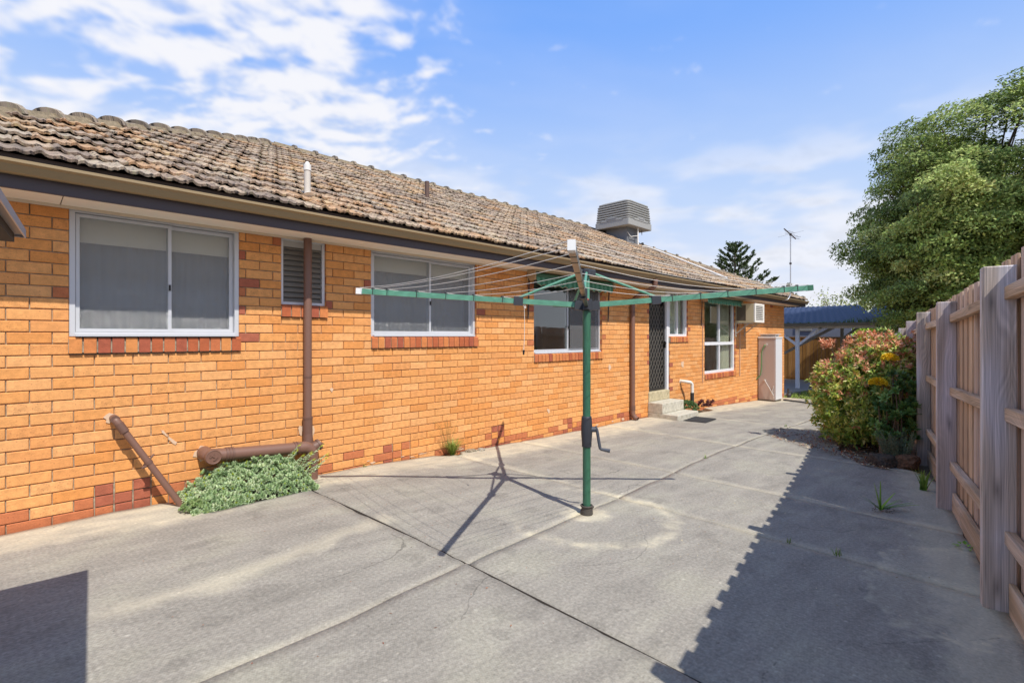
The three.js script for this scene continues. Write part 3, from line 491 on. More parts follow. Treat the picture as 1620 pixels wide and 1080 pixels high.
{ // door with security screen, post, sidelight
  const a = op.door, x1 = a.x1 - 0.09, z = -0.085, y0 = a.y0 + 0.02, y1 = 2.26, d = new THREE.Group(); d.name = 'security_door'; house.add(d); d.userData.label = 'dark diamond mesh security door above the steps';
  mesh('door_frame', frameBars(a.x0 + 0.004, x1, y0, y1, z, 0.052, 0.03), std('#3c3a38', 0.5, { metalness: 0.3 }), d);
  const bars = [], cols = 6, w = (x1 - a.x0 - 0.1), px = w / cols, ph = px * 1.5; for (let c = 0; c < cols; c++) { const rows = Math.floor((y1 - y0 - 0.1) / ph); for (let r = 0; r < rows; r++) { const x = a.x0 + 0.055 + (c + 0.5) * px, y = y0 + 0.05 + (r + 0.5) * ph; bars.push(bar([x - px / 2, y, z + 0.006], [x, y + ph / 2, z + 0.006], 0.004, 0.013), bar([x, y + ph / 2, z + 0.006], [x + px / 2, y, z + 0.006], 0.004, 0.013), bar([x - px / 2, y, z + 0.003], [x, y - ph / 2, z + 0.003], 0.004, 0.013), bar([x, y - ph / 2, z + 0.003], [x + px / 2, y, z + 0.003], 0.004, 0.013)); } }
  mesh('door_grille', merge(bars), std('#77736c', 0.45, { metalness: 0.35 }), d);
  mesh('handle', merge([box(0.03, 0.14, 0.03, x1 - 0.03, y0 + 0.95, z + 0.03), box(0.08, 0.02, 0.03, x1 - 0.06, y0 + 0.98, z + 0.05)]), std('#25241f', 0.4, { metalness: 0.5 }), d);
  mesh('door_leaf', box(w + 0.06, y1 - y0, 0.04, (a.x0 + x1) / 2, (y0 + y1) / 2, z - 0.07), std('#2b2928', 0.6), d);
  mesh('door_post', merge([box(0.085, 2.405 - a.y0, 0.09, x1 + 0.046, (2.405 + a.y0) / 2 + 0.01, z + 0.012)]), aluWhite, house);
  mesh('transom_panel', box(x1 - a.x0 - 0.01, 0.135, 0.03, (a.x0 + x1) / 2, 2.335, z + 0.01), std('#cfc4a6', 0.8), house);
  const s = op.side, o = win('small sidelight window right of the door'), fz = z + 0.012, f = [s.x0 + 0.02, s.x1 - 0.004];
  mesh('frame', frameBars(f[0], f[1], s.y0 + 0.006, 2.405, fz, 0.05, 0.07, [box(0.036, 0.9, 0.05, (f[0] + f[1]) / 2 + 0.01, s.y0 + 0.5, fz)]), aluWhite, o);
  pane(o, f[0] + 0.03, (f[0] + f[1]) / 2, s.y0 + 0.03, 2.38, fz - 0.01, clear); pane(o, (f[0] + f[1]) / 2 + 0.02, f[1] - 0.03, s.y0 + 0.03, 2.38, fz - 0.016, clear);
  mesh('blind', box(f[1] - f[0] - 0.04, 0.98, 0.005, (f[0] + f[1]) / 2, 1.91, fz - 0.09), blindMat, o);
}
{ // tall four-pane window
  const a = op.w5, o = win('tall four pane window between the sidelight and the air conditioner'), fz = -0.075, y1 = 2.405, xm = 12.62, yt = 1.24;
  mesh('frame', frameBars(a.x0 + 0.004, a.x1 - 0.004, a.y0 + 0.006, y1, fz, 0.06, 0.07, [box(a.x1 - a.x0 - 0.12, 0.075, 0.066, (a.x0 + a.x1) / 2, yt, fz + 0.004), box(0.05, yt - a.y0 - 0.1, 0.06, xm, (yt + a.y0) / 2, fz), box(0.05, y1 - yt - 0.1, 0.06, xm, (y1 + yt) / 2, fz)]), aluWhite, o);
  for (const [p, q] of [[a.x0 + 0.05, xm - 0.02], [xm + 0.02, a.x1 - 0.05]]) { pane(o, p, q, a.y0 + 0.05, yt - 0.03, fz, clear); pane(o, p, q, yt + 0.03, y1 - 0.05, fz, clear); }
  const cs = []; for (let i = 0; i < 12; i++) cs.push(cyl([13.02 + i * 0.042, a.y0 + 0.02, fz - 0.12 + (i % 2) * 0.02], [13.02 + i * 0.042, y1, fz - 0.12 + (i % 2) * 0.02], 0.028, 0.028, 8));
  mesh('curtain', merge(cs), std('#d8d2b8', 0.95), o);
}
// ---- downpipes and waste pipes
const pipeMat = std('#7a5a4d', 0.5), pipeTrim = std('#6d5045', 0.55);
{
  const d = mesh('downpipe', merge([cyl([2.10, 0.42, 0.055], [2.10, 2.41, 0.055], 0.039, 0.039, 20)]), pipeMat, house);
  parts('pipe_collar', [cyl([2.10, 0.42, 0.055], [2.10, 0.60, 0.055], 0.046, 0.046, 20), cyl([2.10, 0.585, 0.055], [2.10, 0.605, 0.055], 0.049, 0.049, 20), cyl([2.10, 1.0, 0.055], [2.10, 1.02, 0.055], 0.042, 0.042, 20), cyl([2.10, 0.345, 0.06], [2.10, 0.45, 0.056], 0.052, 0.043, 20)], pipeTrim, d);
  // long waste pipe
  const a = V(1.255, 0.37, 0.125), b = V(2.02, 0.316, 0.125), w = mesh('waste_pipe', merge([cyl(a, b, 0.056, 0.056, 22), tube([[1.195, 0.385, -0.02], [1.195, 0.385, 0.06], [1.21, 0.377, 0.115], [1.29, 0.368, 0.125]], 0.057, 18, 18), tube([[1.98, 0.319, 0.125], [2.05, 0.314, 0.125], [2.105, 0.276, 0.125], [2.115, 0.18, 0.125]], 0.058, 18, 18), cyl([2.115, 0.22, 0.125], [2.115, -0.06, 0.125], 0.055, 0.055, 20)]), pipeMat, house);
  const ring = (x) => { const y = mix(0.37, 0.316, (x - 1.255) / 0.765); return cyl([x, y, 0.125], [x + 0.018, y - 0.001, 0.125], 0.062, 0.062, 22); };
  parts('pipe_collar', [ring(1.33), ring(1.355), ring(1.38), ring(1.93), ring(1.955), cyl([2.115, 0.12, 0.125], [2.115, 0.135, 0.125], 0.061, 0.061, 20), cyl([2.115, 0.08, 0.125], [2.115, 0.095, 0.125], 0.061, 0.061, 20)], pipeTrim, w);
  const cap = mesh('inspection_cap', merge([cyl([1.225, 0.37, 0.12], [1.225, 0.37, 0.185], 0.064, 0.064, 24), cyl([1.225, 0.37, 0.185], [1.225, 0.37, 0.192], 0.056, 0.056, 24), new THREE.TorusGeometry(0.058, 0.005, 8, 26).translate(1.225, 0.37, 0.19), box(0.06, 0.014, 0.012, 1.225, 0.377, 0.194, 0, 0, -0.7), box(0.042, 0.012, 0.012, 1.21, 0.384, 0.193, 0, 0, 0.8), box(0.042, 0.012, 0.012, 1.24, 0.356, 0.193, 0, 0, 0.8)]), pipeMat, w);
  mesh('inspection_cap', merge([cyl([2.13, 0.30, 0.12], [2.195, 0.325, 0.12], 0.05, 0.05, 20), cyl([2.175, 0.317, 0.12], [2.195, 0.325, 0.12], 0.058, 0.058, 14), box(0.02, 0.012, 0.09, 2.207, 0.33, 0.12)]), pipeTrim, w);
  // diagonal waste pipe
  const p0 = V(0.585, 0.73, 0.10), p1 = V(1.02, -0.05, 0.22), dp = mesh('waste_pipe', merge([cyl(p0, p1, 0.0245, 0.0245, 18), tube([[0.565, 0.765, -0.02], [0.565, 0.765, 0.055], [0.572, 0.752, 0.09], [0.60, 0.703, 0.104]], 0.029, 16, 14)]), pipeMat, house);
  const dd = p1.clone().sub(p0).normalize(), at = (s) => p0.clone().addScaledVector(dd, s);
  parts('pipe_clip', [cyl(at(0.0), at(0.075), 0.031, 0.031, 18), cyl(at(0.075), at(0.082), 0.034, 0.034, 18), cyl(at(0.37), at(0.395), 0.029, 0.029, 18), cyl([0.565, 0.765, 0.085], [0.565, 0.765, 0.105], 0.03, 0.03, 16), cyl(at(0.38).add(V(-0.03, -0.02, 0)), at(0.38).add(V(0.045, 0.045, -0.06)), 0.008, 0.008, 8), cyl(at(0.39).add(V(-0.045, -0.03, 0.0)), at(0.39).add(V(-0.015, -0.015, 0.01)), 0.011, 0.011, 8)], pipeTrim, dp);
  // second downpipe with swan neck
  const d2 = mesh('downpipe', merge([tube([[8.30, 0.02, 0.055], [8.30, 0.9, 0.055], [8.30, 1.98, 0.055]], 0.045, 10, 16), tube([[8.30, 1.9, 0.055], [8.30, 2.05, 0.06], [8.295, 2.14, 0.11], [8.28, 2.22, 0.28], [8.275, 2.28, 0.44], [8.27, 2.34, 0.53], [8.27, 2.47, 0.55]], 0.045, 40, 16), tube([[8.30, 0.08, 0.055], [8.30, -0.06, 0.06], [8.32, -0.13, 0.10], [8.325, -0.15, 0.15]], 0.047, 16, 14)]), pipeMat, house);
  parts('pipe_collar', [cyl([8.30, 0.02, 0.055], [8.30, 0.10, 0.055], 0.053, 0.053, 18), cyl([8.30, 1.86, 0.055], [8.30, 1.90, 0.055], 0.05, 0.05, 18)], pipeTrim, d2);
  // white overflow bend near the steps
  const wp = mesh('waste_pipe', tube([[10.38, 0.43, -0.02], [10.38, 0.43, 0.05], [10.40, 0.425, 0.12], [10.47, 0.41, 0.18], [10.52, 0.36, 0.2], [10.53, 0.2, 0.2], [10.53, 0.14, 0.2]], 0.034, 40, 12), std('#e6e2da', 0.45), house); tag(wp, 'white bent waste pipe by the steps');
  mesh('pipe_collar', cyl([10.53, 0.18, 0.2], [10.53, -0.1, 0.2], 0.04, 0.04, 14), std('#2c2d2f', 0.6), wp);
  // thin conduits on the wall
  parts('conduit', [cyl([11.50, 0.32, 0.014], [11.50, 1.75, 0.014], 0.010, 0.010, 8), cyl([13.83, 0.35, 0.014], [13.83, 1.95, 0.014], 0.012, 0.012, 8)], std('#cfae92', 0.6), house);
}

// ---------------------------------------------------------------- awnings
function awning(label, x0, x1, yt, drop, zf) {
  const o = thing('window_awning', label, 'awning', [0, 0, 0], 0), L = x1 - x0, xm = (x0 + x1) / 2;
  mesh('head_board', merge([cbox(L, 0.10, 0.03, 0.004, xm, yt - 0.06, 0.045), box(L + 0.02, 0.02, 0.17, xm, yt + 0.0, 0.10, 0.12)]), std('#c9b594', 0.7), o);
  parts('roller_end', [box(0.022, 0.15, 0.16, x0 - 0.012, yt - 0.075, 0.10), box(0.022, 0.15, 0.16, x1 + 0.012, yt - 0.075, 0.10), cyl([x0 - 0.02, yt - 0.09, 0.15], [x0 + 0.005, yt - 0.09, 0.15], 0.024, 0.024, 12)], std('#b59f80', 0.6), o);
  mesh('fabric_roll', cyl([x0 + 0.02, yt - 0.075, 0.10], [x1 - 0.02, yt - 0.075, 0.10], 0.05, 0.05, 16), std('#4d7a66', 0.9), o);
  const mk = (off) => { const n = Math.round(L / 0.17), P = [], C = [], a = lin('#3f7a63'), b = lin('#5c9580'), sub = 8, N = n * sub; for (let i = 0; i < N; i++) { const f = (k) => { const x = x0 + 0.03 + (L - 0.06) * k / N, ph = (k / sub) % 1, sc = drop - 0.03 * Math.abs(Math.cos(Math.PI * (k / sub))) ; return [x, sc, zf + 0.008 * Math.sin(k * 0.5) + off]; }; const p = f(i), q = f(i + 1), y0 = yt - 0.10, col = Math.floor(i / 3) % 2 ? a : b; const A1 = V(p[0], y0, p[2] - 0.01), B1 = V(q[0], y0, q[2] - 0.01), A2 = V(p[0], yt - p[1], p[2]), B2 = V(q[0], yt - q[1], q[2]); P.push(A1, A2, B2, A1, B2, B1); for (let k = 0; k < 6; k++) C.push(...col); } const geo = new THREE.BufferGeometry(); geo.setFromPoints(P); geo.setAttribute('color', new THREE.Float32BufferAttribute(C, 3)); geo.computeVertexNormals(); return geo; };
  mesh('valance', mk(0), new THREE.MeshStandardMaterial({ vertexColors: true, roughness: 0.95, side: THREE.DoubleSide }), o);
  mesh('valance_edge', (() => { const n = Math.round(L / 0.17), pts = []; for (let k = 0; k <= n * 8; k++) pts.push(V(x0 + 0.03 + (L - 0.06) * k / (n * 8), yt - drop + 0.03 * Math.abs(Math.cos(Math.PI * (k / 8))), zf + 0.008 * Math.sin(k * 0.5) + 0.001)); return new THREE.TubeGeometry(new THREE.CatmullRomCurve3(pts), n * 10, 0.0035, 4); })(), std('#b9b48c', 0.9), o);
  mesh('guide_arm', merge([cyl([x0 - 0.015, yt - 0.12, 0.05], [x0 - 0.015, yt - 0.72, 0.03], 0.012, 0.012, 8), cyl([x1 + 0.015, yt - 0.12, 0.05], [x1 + 0.015, yt - 0.72, 0.03], 0.012, 0.012, 8)]), std('#4a3a32', 0.6), o);
  return o;
}
awning('rolled green scalloped awning over the window behind the clothesline', 5.42, 7.50, 2.40, 0.235, 0.17);
awning('rolled green scalloped awning over the tall window left of the air conditioner', 11.40, 13.60, 2.38, 0.20, 0.17);

// ---------------------------------------------------------------- evaporative cooler
{
  const o = thing('evaporative_cooler', 'grey louvred evaporative cooler box standing on the tiled roof', 'roof cooler', [13.63, 4.1, -3.48]);
  const cg = std('#9b9b98', 0.6), cd = std('#77777a', 0.65);
  mesh('duct', box(0.64, 1.15, 0.76, -0.12, 0.22, 0.02), std('#707378', 0.6), o);
  const rr4 = (w, d, r) => { const s = new THREE.Shape(), x = w / 2, y = d / 2; s.moveTo(-x + r, -y); s.lineTo(x - r, -y); s.quadraticCurveTo(x, -y, x, -y + r); s.lineTo(x, y - r); s.quadraticCurveTo(x, y, x - r, y); s.lineTo(-x + r, y); s.quadraticCurveTo(-x, y, -x, y - r); s.lineTo(-x, -y + r); s.quadraticCurveTo(-x, -y, -x + r, -y); return s; };
  const slab = (w, d, r, y, h, bev = 0.012) => { const q = new THREE.ExtrudeGeometry(rr4(w - bev * 2, d - bev * 2, r), { depth: Math.max(h - bev * 2, 0.001), bevelEnabled: true, bevelSize: bev, bevelThickness: bev, bevelSegments: 2, curveSegments: 5 }); q.rotateX(-Math.PI / 2); q.translate(0, y + bev, 0); return q; };
  mesh('tray', merge([slab(1.36, 1.24, 0.05, 0.67, 0.20, 0.015)]), cg, o);
  mesh('pad_core', slab(1.16, 1.05, 0.08, 0.87, 0.5), std('#28292b', 0.9), o);
  for (let i = 0; i < 7; i++) { const k = i / 6, w = mix(1.35, 1.285, k); mesh('louvre', slab(w, w - 0.11, 0.10, 0.885 + i * 0.073, 0.048, 0.02), cg, o); }
  mesh('lid', merge([slab(1.24, 1.13, 0.12, 1.395, 0.05, 0.02), slab(1.12, 1.0, 0.14, 1.43, 0.045, 0.02), slab(0.55, 0.9, 0.1, 1.465, 0.02, 0.01)]), cg, o);
  const ft = new THREE.Shape(); ft.moveTo(-0.42, 0); ft.quadraticCurveTo(0, 0.20, 0.42, 0); ft.lineTo(-0.42, 0);
  const f1 = prism(ft, 0.02); f1.translate(0.0, 0.86, 0.612); const f2 = prism(ft, 0.02); f2.rotateY(Math.PI / 2); f2.translate(-0.69, 0.86, 0.0);
  mesh('badge_panel', merge([f1, f2]), cg, o); mesh('badge', merge([box(0.30, 0.03, 0.006, 0, 0.915, 0.635), box(0.006, 0.03, 0.34, -0.694, 0.915, 0)]), cd, o);
  const w = (x, y, z) => [x - 13.63, y - 4.1, z + 3.48];
  mesh('drain_pipe', merge([tube([w(13.62, 4.8, -2.96), w(13.62, 4.3, -2.96), w(13.62, roofY(-2.85) + 0.05, -2.9), w(13.58, roofY(-2.5) + 0.1, -2.5), w(13.28, roofY(-0.9) + 0.1, -0.9), w(13.06, roofY(-0.02) + 0.09, -0.02)], 0.022, 60, 8)]), std('#e4e2dd', 0.5), o);
  mesh('cable', tube([w(13.19, 4.6, -3.06), w(13.3, 4.47, -3.02), w(13.45, 4.5, -3.0), w(13.62, 4.53, -2.97)], 0.012, 20, 6), std('#d8d6d0', 0.6), o);
  mesh('overflow_spout', cyl([0.42, 0.68, 0.4], [0.40, 0.52, 0.42], 0.02, 0.006, 8), std('#6a6b70', 0.7), o);
}
// ---------------------------------------------------------------- aerial
{
  const o = thing('tv_aerial', 'thin tv aerial on a bent mast fixed at the far eave', 'aerial', [16.02, 0, 0.62]);
  mesh('mast', tube([[0, 4.38, 0.03], [0, 3.4, 0.03], [0, 2.75, 0.03], [0.0, 2.62, 0.02], [-0.08, 2.5, -0.02], [-0.3, 2.46, -0.1]], 0.016, 50, 8), std('#c3c5c9', 0.4, { metalness: 0.5 }), o);
  mesh('boom', merge([bar([-0.22, 4.55, -0.08], [0.18, 4.28, 0.12], 0.022, 0.022), box(0.05, 0.07, 0.05, 0, 4.40, 0.03)]), std('#3c3230', 0.6), o); mesh('mast_clamp', box(0.05, 0.05, 0.05, 0, 3.55, 0.03), std('#3c3230', 0.6), o);
  const e = []; for (let i = 0; i < 7; i++) { const t = i / 6, p = [mix(-0.1, 0.22, t), mix(4.48, 4.28, t), mix(-0.02, 0.13, t)], l = 0.10 + 0.05 * (i % 3); e.push(cyl([p[0] - l, p[1] - 0.02, p[2] + l], [p[0] + l, p[1] + 0.05, p[2] - l], 0.005, 0.005, 5)); }
  e.push(cyl([-0.3, 4.40, 0.45], [0.3, 4.42, -0.4], 0.0025, 0.0025, 5));
  mesh('aerial_element', merge(e), std('#8f8f94', 0.5, { metalness: 0.4 }), o);
}
// ---------------------------------------------------------------- air conditioner
{
  const o = thing('air_conditioner', 'boxy cream air conditioner hung on the wall right of the tall window', 'air conditioner', [13.86, 1.785, 0]);
  const cr = std('#c8b896', 0.6), wh = std('#ece8df', 0.55);
  mesh('casing', merge([box(0.70, 0.49, 0.012, 0, 0.245, 0.03), box(0.70, 0.02, 0.47, 0, 0.48, 0.245), box(0.70, 0.03, 0.47, 0, 0.015, 0.245), box(0.02, 0.44, 0.20, -0.34, 0.25, 0.38), box(0.02, 0.44, 0.47, 0.34, 0.25, 0.245), box(0.016, 0.44, 0.27, -0.325, 0.25, 0.15)]), cr, o);
  mesh('side_grille', box(0.006, 0.40, 0.26, -0.337, 0.25, 0.145), std('#5f5546', 0.8), o);
  mesh('front_frame', merge([box(0.70, 0.05, 0.03, 0, 0.465, 0.495), box(0.70, 0.05, 0.03, 0, 0.025, 0.495), box(0.07, 0.39, 0.03, -0.315, 0.245, 0.495), box(0.07, 0.39, 0.03, 0.315, 0.245, 0.495)]), wh, o);
  for (let i = 0; i < 8; i++) mesh('slat', box(0.56, 0.022, 0.02, 0, 0.075 + i * 0.049, 0.497, 0.3), wh, o);
  mesh('coil', box(0.56, 0.38, 0.01, 0, 0.245, 0.465), std('#4c4a46', 0.8), o);
  for (const x of [-0.31, 0.31]) mesh('bracket', merge([bar([x, -0.02, 0.01], [x, -0.02, 0.44], 0.025, 0.025), bar([x, -0.30, 0.012], [x, -0.03, 0.34], 0.022, 0.022), bar([x, -0.38, 0.012], [x, -0.01, 0.012], 0.028, 0.02)]), std('#bdb2a2', 0.5), o);
}
// ---------------------------------------------------------------- hot water unit
{
  const o = thing('hot_water_unit', 'tall pale grey hot water unit with a green hose by the far wall', 'hot water unit', [15.5, -0.44, 0]);
  const c = std('#b9aaa2', 0.42, { metalness: 0.1 }), wh = std('#d9dadd', 0.45);
  mesh('casing', cbox(0.56, 1.78, 0.46, 0.012, 0, 0.93, 0.25), c, o);
  mesh('front_panel', cbox(0.545, 1.76, 0.02, 0.006, 0, 0.93, 0.488), wh, o);
  mesh('top_cover', merge([cbox(0.585, 0.05, 0.50, 0.01, 0, 1.82, 0.26), box(0.10, 0.07, 0.40, -0.1, 1.87, 0.24), box(0.10, 0.07, 0.40, 0.12, 1.87, 0.24), box(0.5, 0.02, 0.44, 0, 1.915, 0.26)]), std('#d5d0cc', 0.45), o);
  mesh('plinth', box(0.54, 0.06, 0.44, 0, 0.01, 0.25), std('#6c6458', 0.9), o);
  mesh('green_hose', tube([[-0.285, 1.62, 0.235], [-0.33, 1.58, 0.2], [-0.345, 1.4, 0.14], [-0.34, 1.0, 0.13], [-0.34, 0.75, 0.10], [-0.36, 0.62, 0.0]], 0.016, 40, 8), std('#5f8a5c', 0.6), o);
  mesh('relief_pipe', merge([tube([[-0.285, 0.60, 0.2], [-0.32, 0.6, 0.21], [-0.33, 0.4, 0.33], [-0.325, 0.18, 0.44]], 0.012, 20, 6), tube([[-0.285, 0.45, 0.43], [-0.31, 0.3, 0.42], [-0.31, 0.1, 0.45]], 0.010, 16, 6), cyl([-0.27, 1.62, 0.235], [-0.31, 1.62, 0.235], 0.04, 0.04, 12), cyl([-0.27, 0.60, 0.2], [-0.31, 0.6, 0.2], 0.03, 0.03, 10)]), std('#cfc9c2', 0.4, { metalness: 0.3 }), o);
}
// ---------------------------------------------------------------- steps, mat, hose
const stepTex = tex(512, 512, (u, v, o) => { const n = tnoise(u, v, 8, 2.9, 5), f = tnoise(u, v, 60, 3.2, 2), s = tnoise(u, v, 5, 9.9, 4); const L = 190 + n * 22 + f * 12, d = sst(0.1, 0.6, s) * 26; o[0] = L - d * 0.7; o[1] = L * 0.975 - d * 0.8; o[2] = L * 0.90 - d * 1.0; }, true, [1.3, 1.3]);
{
  const o = thing('concrete_steps', 'three concrete steps up to the security door', 'steps', [9.41, -0.22, 0]);
  const m = new THREE.MeshStandardMaterial({ map: stepTex, bumpMap: concBump, bumpScale: 0.002, roughness: 0.95 });
  mesh('step', cbox(0.90, 0.235, 0.64, 0.01, 0, 0.0, 0.323), m, o); mesh('step', cbox(0.90, 0.20, 0.325, 0.01, 0, 0.2185, 0.166), m, o); mesh('step', cbox(0.862, 0.19, 0.12, 0.01, 0, 0.414, -0.035), new THREE.MeshStandardMaterial({ color: '#f6ecd2', map: stepTex, roughness: 0.9 }), o);
  o.children[0].position.y = 0.0;
}
{
  const o = thing('door_mat', 'dark ribbed rubber mat lying at the foot of the steps', 'door mat', [9.40, g(9.4) + 0.012, 0.88], 0.08);
  mesh('mat_base', box(0.62, 0.010, 0.42, 0, 0, 0), std('#2f2f31', 0.9), o);
  const r = []; for (let i = 0; i < 20; i++) r.push(box(0.58, 0.006, 0.010, 0, 0.008, -0.19 + i * 0.02)); mesh('ribs', merge(r), std('#3b3b3d', 0.9), o);
}
tag(mesh('garden_hose', tube([[15.9, g(15.9) + 0.03, 0.5], [15.8, g(15.8) + 0.03, 0.75], [15.6, g(15.6) + 0.03, 1.05], [15.3, g(15.3) + 0.03, 1.35], [15.2, g(15.2) + 0.03, 1.5]], 0.022, 30, 8), std('#35353a', 0.7), scene), 'dark drain hose lying on the concrete below the hot water unit', 'hose');
tag(mesh('hose_tap', merge([cyl([16.9, -0.42, 0.35], [16.9, -0.2, 0.35], 0.03, 0.03, 10), new THREE.SphereGeometry(0.075, 12, 8).translate(16.9, -0.40, 0.36), cyl([16.86, -0.3, 0.35], [16.98, -0.3, 0.42], 0.02, 0.02, 8)]), std('#3a3a3c', 0.6), scene), 'small dark pipe fitting on the ground past the hot water unit', 'pipe fitting');

// ---------------------------------------------------------------- rotary clothesline
{
  const bx = 3.352, bz = 2.6, by = g(3.352);
  const o = thing('rotary_clothesline', 'green rotary clothesline on a post in the concrete yard', 'clothesline', [bx, by, bz]);
  const w = (p) => [p[0] - bx, p[1] - by, p[2] - bz], paint = tex(256, 256, (u, v, o) => { const n = tnoise(u, v, 5, 3.7, 4), f = tnoise(u, v, 40, 8.3, 3), c = sst(0.34, 0.46, f * 0.8 + n * 0.5) * 0.5, L = 232 + n * 34 + f * 18; o[0] = mix(L, 250, c); o[1] = mix(L, 244, c); o[2] = mix(L, 238, c); }, true, [2, 3]), gr = std('#3b7057', 0.5, { map: paint }), gl = std('#63a086', 0.5, { map: paint }), dk = std('#33363d', 0.55), blk = std('#1d1e20', 0.6);
  const hub = [bx, 1.674, bz], tips = [[1.93, 1.78, 1.385], [1.657, 1.803, 3.76], [4.715, 1.825, 3.92], [4.67, 1.80, 1.156]];
  mesh('post', merge([cyl([0, -0.05, 0], [0, 1.72, 0], 0.0325, 0.0325, 28)]), gr, o);
  mesh('post_base', merge([cyl([0, 0, 0], [0, 0.03, 0], 0.052, 0.050, 20), cyl([0, 0.03, 0], [0, 0.065, 0], 0.044, 0.042, 20), new THREE.TorusGeometry(0.045, 0.008, 8, 20).rotateX(Math.PI / 2).translate(0, 0.066, 0), cyl([0.03, 0.04, 0.03], [0.07, 0.045, 0.02], 0.007, 0.007, 6)]), std('#4a4540', 0.8), o);
  mesh('crank_housing', lathe([[0.034, 0.555], [0.040, 0.556], [0.041, 0.60], [0.046, 0.66], [0.047, 0.72], [0.042, 0.79], [0.040, 0.805], [0.033, 0.808]], 24), dk, o);
  const cd = V(0.55, 0, 0.83).normalize();   // crank side
  mesh('crank_handle', merge([cyl([0.0, 0.70, 0.0], [cd.x * 0.075, 0.70, cd.z * 0.075], 0.026, 0.022, 14), tube([[cd.x * 0.07, 0.725, cd.z * 0.07], [cd.x * 0.085, 0.69, cd.z * 0.085], [cd.x * 0.10, 0.60, cd.z * 0.10], [cd.x * 0.11, 0.545, cd.z * 0.11]], 0.013, 16, 10), cyl([cd.x * 0.105, 0.55, cd.z * 0.105], [cd.x * 0.125, 0.535, cd.z * 0.125], 0.012, 0.012, 10), cyl([cd.x * 0.12, 0.538, cd.z * 0.12], [cd.x * 0.19, 0.527, cd.z * 0.19], 0.012, 0.016, 12)]), std('#4a4e57', 0.5), o);
  const hy = 1.674 - by, ty = 1.955 - by;
  mesh('hub', merge([cyl([0, hy - 0.045, 0], [0, hy + 0.05, 0], 0.045, 0.045, 16), ...tips.map((t) => { const d = A(w(t)).setY(0).normalize(); return bar([d.x * 0.03, hy - 0.003, d.z * 0.03], [d.x * 0.105, hy + 0.002, d.z * 0.105], 0.05, 0.075); })]), dk, o);
  mesh('inner_mast', merge([cyl([0.012, hy, 0.0], [0.012, ty, 0.0], 0.017, 0.017, 14), cyl([-0.02, hy + 0.05, 0.005], [-0.02, ty, 0.005], 0.010, 0.010, 10)]), gl, o);
  mesh('top_cap', merge([cyl([0, ty - 0.03, 0], [0, ty + 0.02, 0], 0.045, 0.040, 14), ...tips.map((t) => { const d = A(w(t)).setY(0).normalize(); return cbox(0.045, 0.05, 0.045, 0.006, d.x * 0.05, ty - 0.01, d.z * 0.05, 0, Math.atan2(d.x, d.z), 0); })]), dk, o);
  mesh('indicator', new THREE.SphereGeometry(0.012, 10, 8).translate(-0.075, hy + 0.04, 0.06), std('#d8341c', 0.5), o);
  const fr = [0.30, 0.375, 0.50, 0.62, 0.745, 0.87, 0.93, 0.985];
  tips.forEach((t, k) => {
    const T = A(w(t)), H = V(0, hy, 0), d = T.clone().sub(H), at = (f) => H.clone().addScaledVector(d, f), L = d.length(), ud = d.clone().normalize();
    const a = at(0.05), arm = mesh('arm', bar(a.toArray(), at(0.985).toArray(), 0.03, 0.042), k === 1 ? std('#6f7068', 0.3, { metalness: 0.6 }) : gl, o);
    mesh('end_cap', bar(at(0.975).toArray(), at(1.0).toArray(), 0.034, 0.046), k < 2 ? std('#e8e8e6', 0.5) : gr, arm);
    mesh('slider', bar(at(0.285).toArray(), at(0.325).toArray(), 0.046, 0.07), dk, arm);
    const u2 = V(0, 1, 0).cross(ud).normalize();
    const strutTop = V(ud.x * 0.05, ty - 0.015, ud.z * 0.05); mesh('strut', cyl(strutTop, at(0.30).add(V(0, 0.03, 0)), 0.011, 0.011, 10), gl, o);
    for (const f of fr.slice(1, 7)) { const p = at(f); mesh('line_clip', merge([bar(p.clone().addScaledVector(ud, -0.003).toArray(), p.clone().addScaledVector(ud, 0.003).toArray(), 0.033, 0.045), cyl(p.clone().add(V(0, 0.016, 0)), p.clone().add(V(0, 0.034, 0)), 0.017, 0.012, 8)]), blk, arm); }
  });
  const cord = std('#e3dcd2', 0.8);
  const pairs = [[0, 1], [1, 2], [2, 3], [3, 0]];
  for (const [i, j] of pairs) for (const f of [0.375, 0.50, 0.62, 0.745, 0.87, 0.93, 0.985]) {
    const P = (k) => V(0, hy, 0).addScaledVector(A(w(tips[k])).sub(V(0, hy, 0)), f).add(V(0, 0.028, 0)), a = P(i), b = P(j), sag = 0.012 * a.distanceTo(b) * (1 + 0.5 * R());
    mesh('line', tube([a, a.clone().lerp(b, 0.25).add(V(0, -sag * 0.75, 0)), a.clone().lerp(b, 0.5).add(V(0, -sag, 0)), a.clone().lerp(b, 0.75).add(V(0, -sag * 0.75, 0)), b], 0.0017, 14, 5), cord, o);
  }
  // loose cord end with a black toggle
  const q = V(0, hy, 0).addScaledVector(A(w(tips[0])).sub(V(0, hy, 0)), 0.30);
  mesh('loose_cord', merge([tube([q.clone().add(V(0.0, 0.02, 0)), q.clone().add(V(0.03, -0.02, 0.03)), q.clone().add(V(0.035, -0.06, 0.04)), q.clone().add(V(0.02, -0.03, 0.02))], 0.003, 16, 5), tube([q.clone().add(V(0.025, -0.03, 0.03)), q.clone().add(V(0.03, -0.15, 0.03)), q.clone().add(V(0.028, -0.3, 0.03)), q.clone().add(V(0.02, -0.40, 0.03))], 0.0022, 14, 5)]), cord, o);
  mesh('toggle', cyl(q.clone().add(V(0.02, -0.40, 0.03)), q.clone().add(V(0.018, -0.44, 0.03)), 0.010, 0.006, 8), blk, o);
}

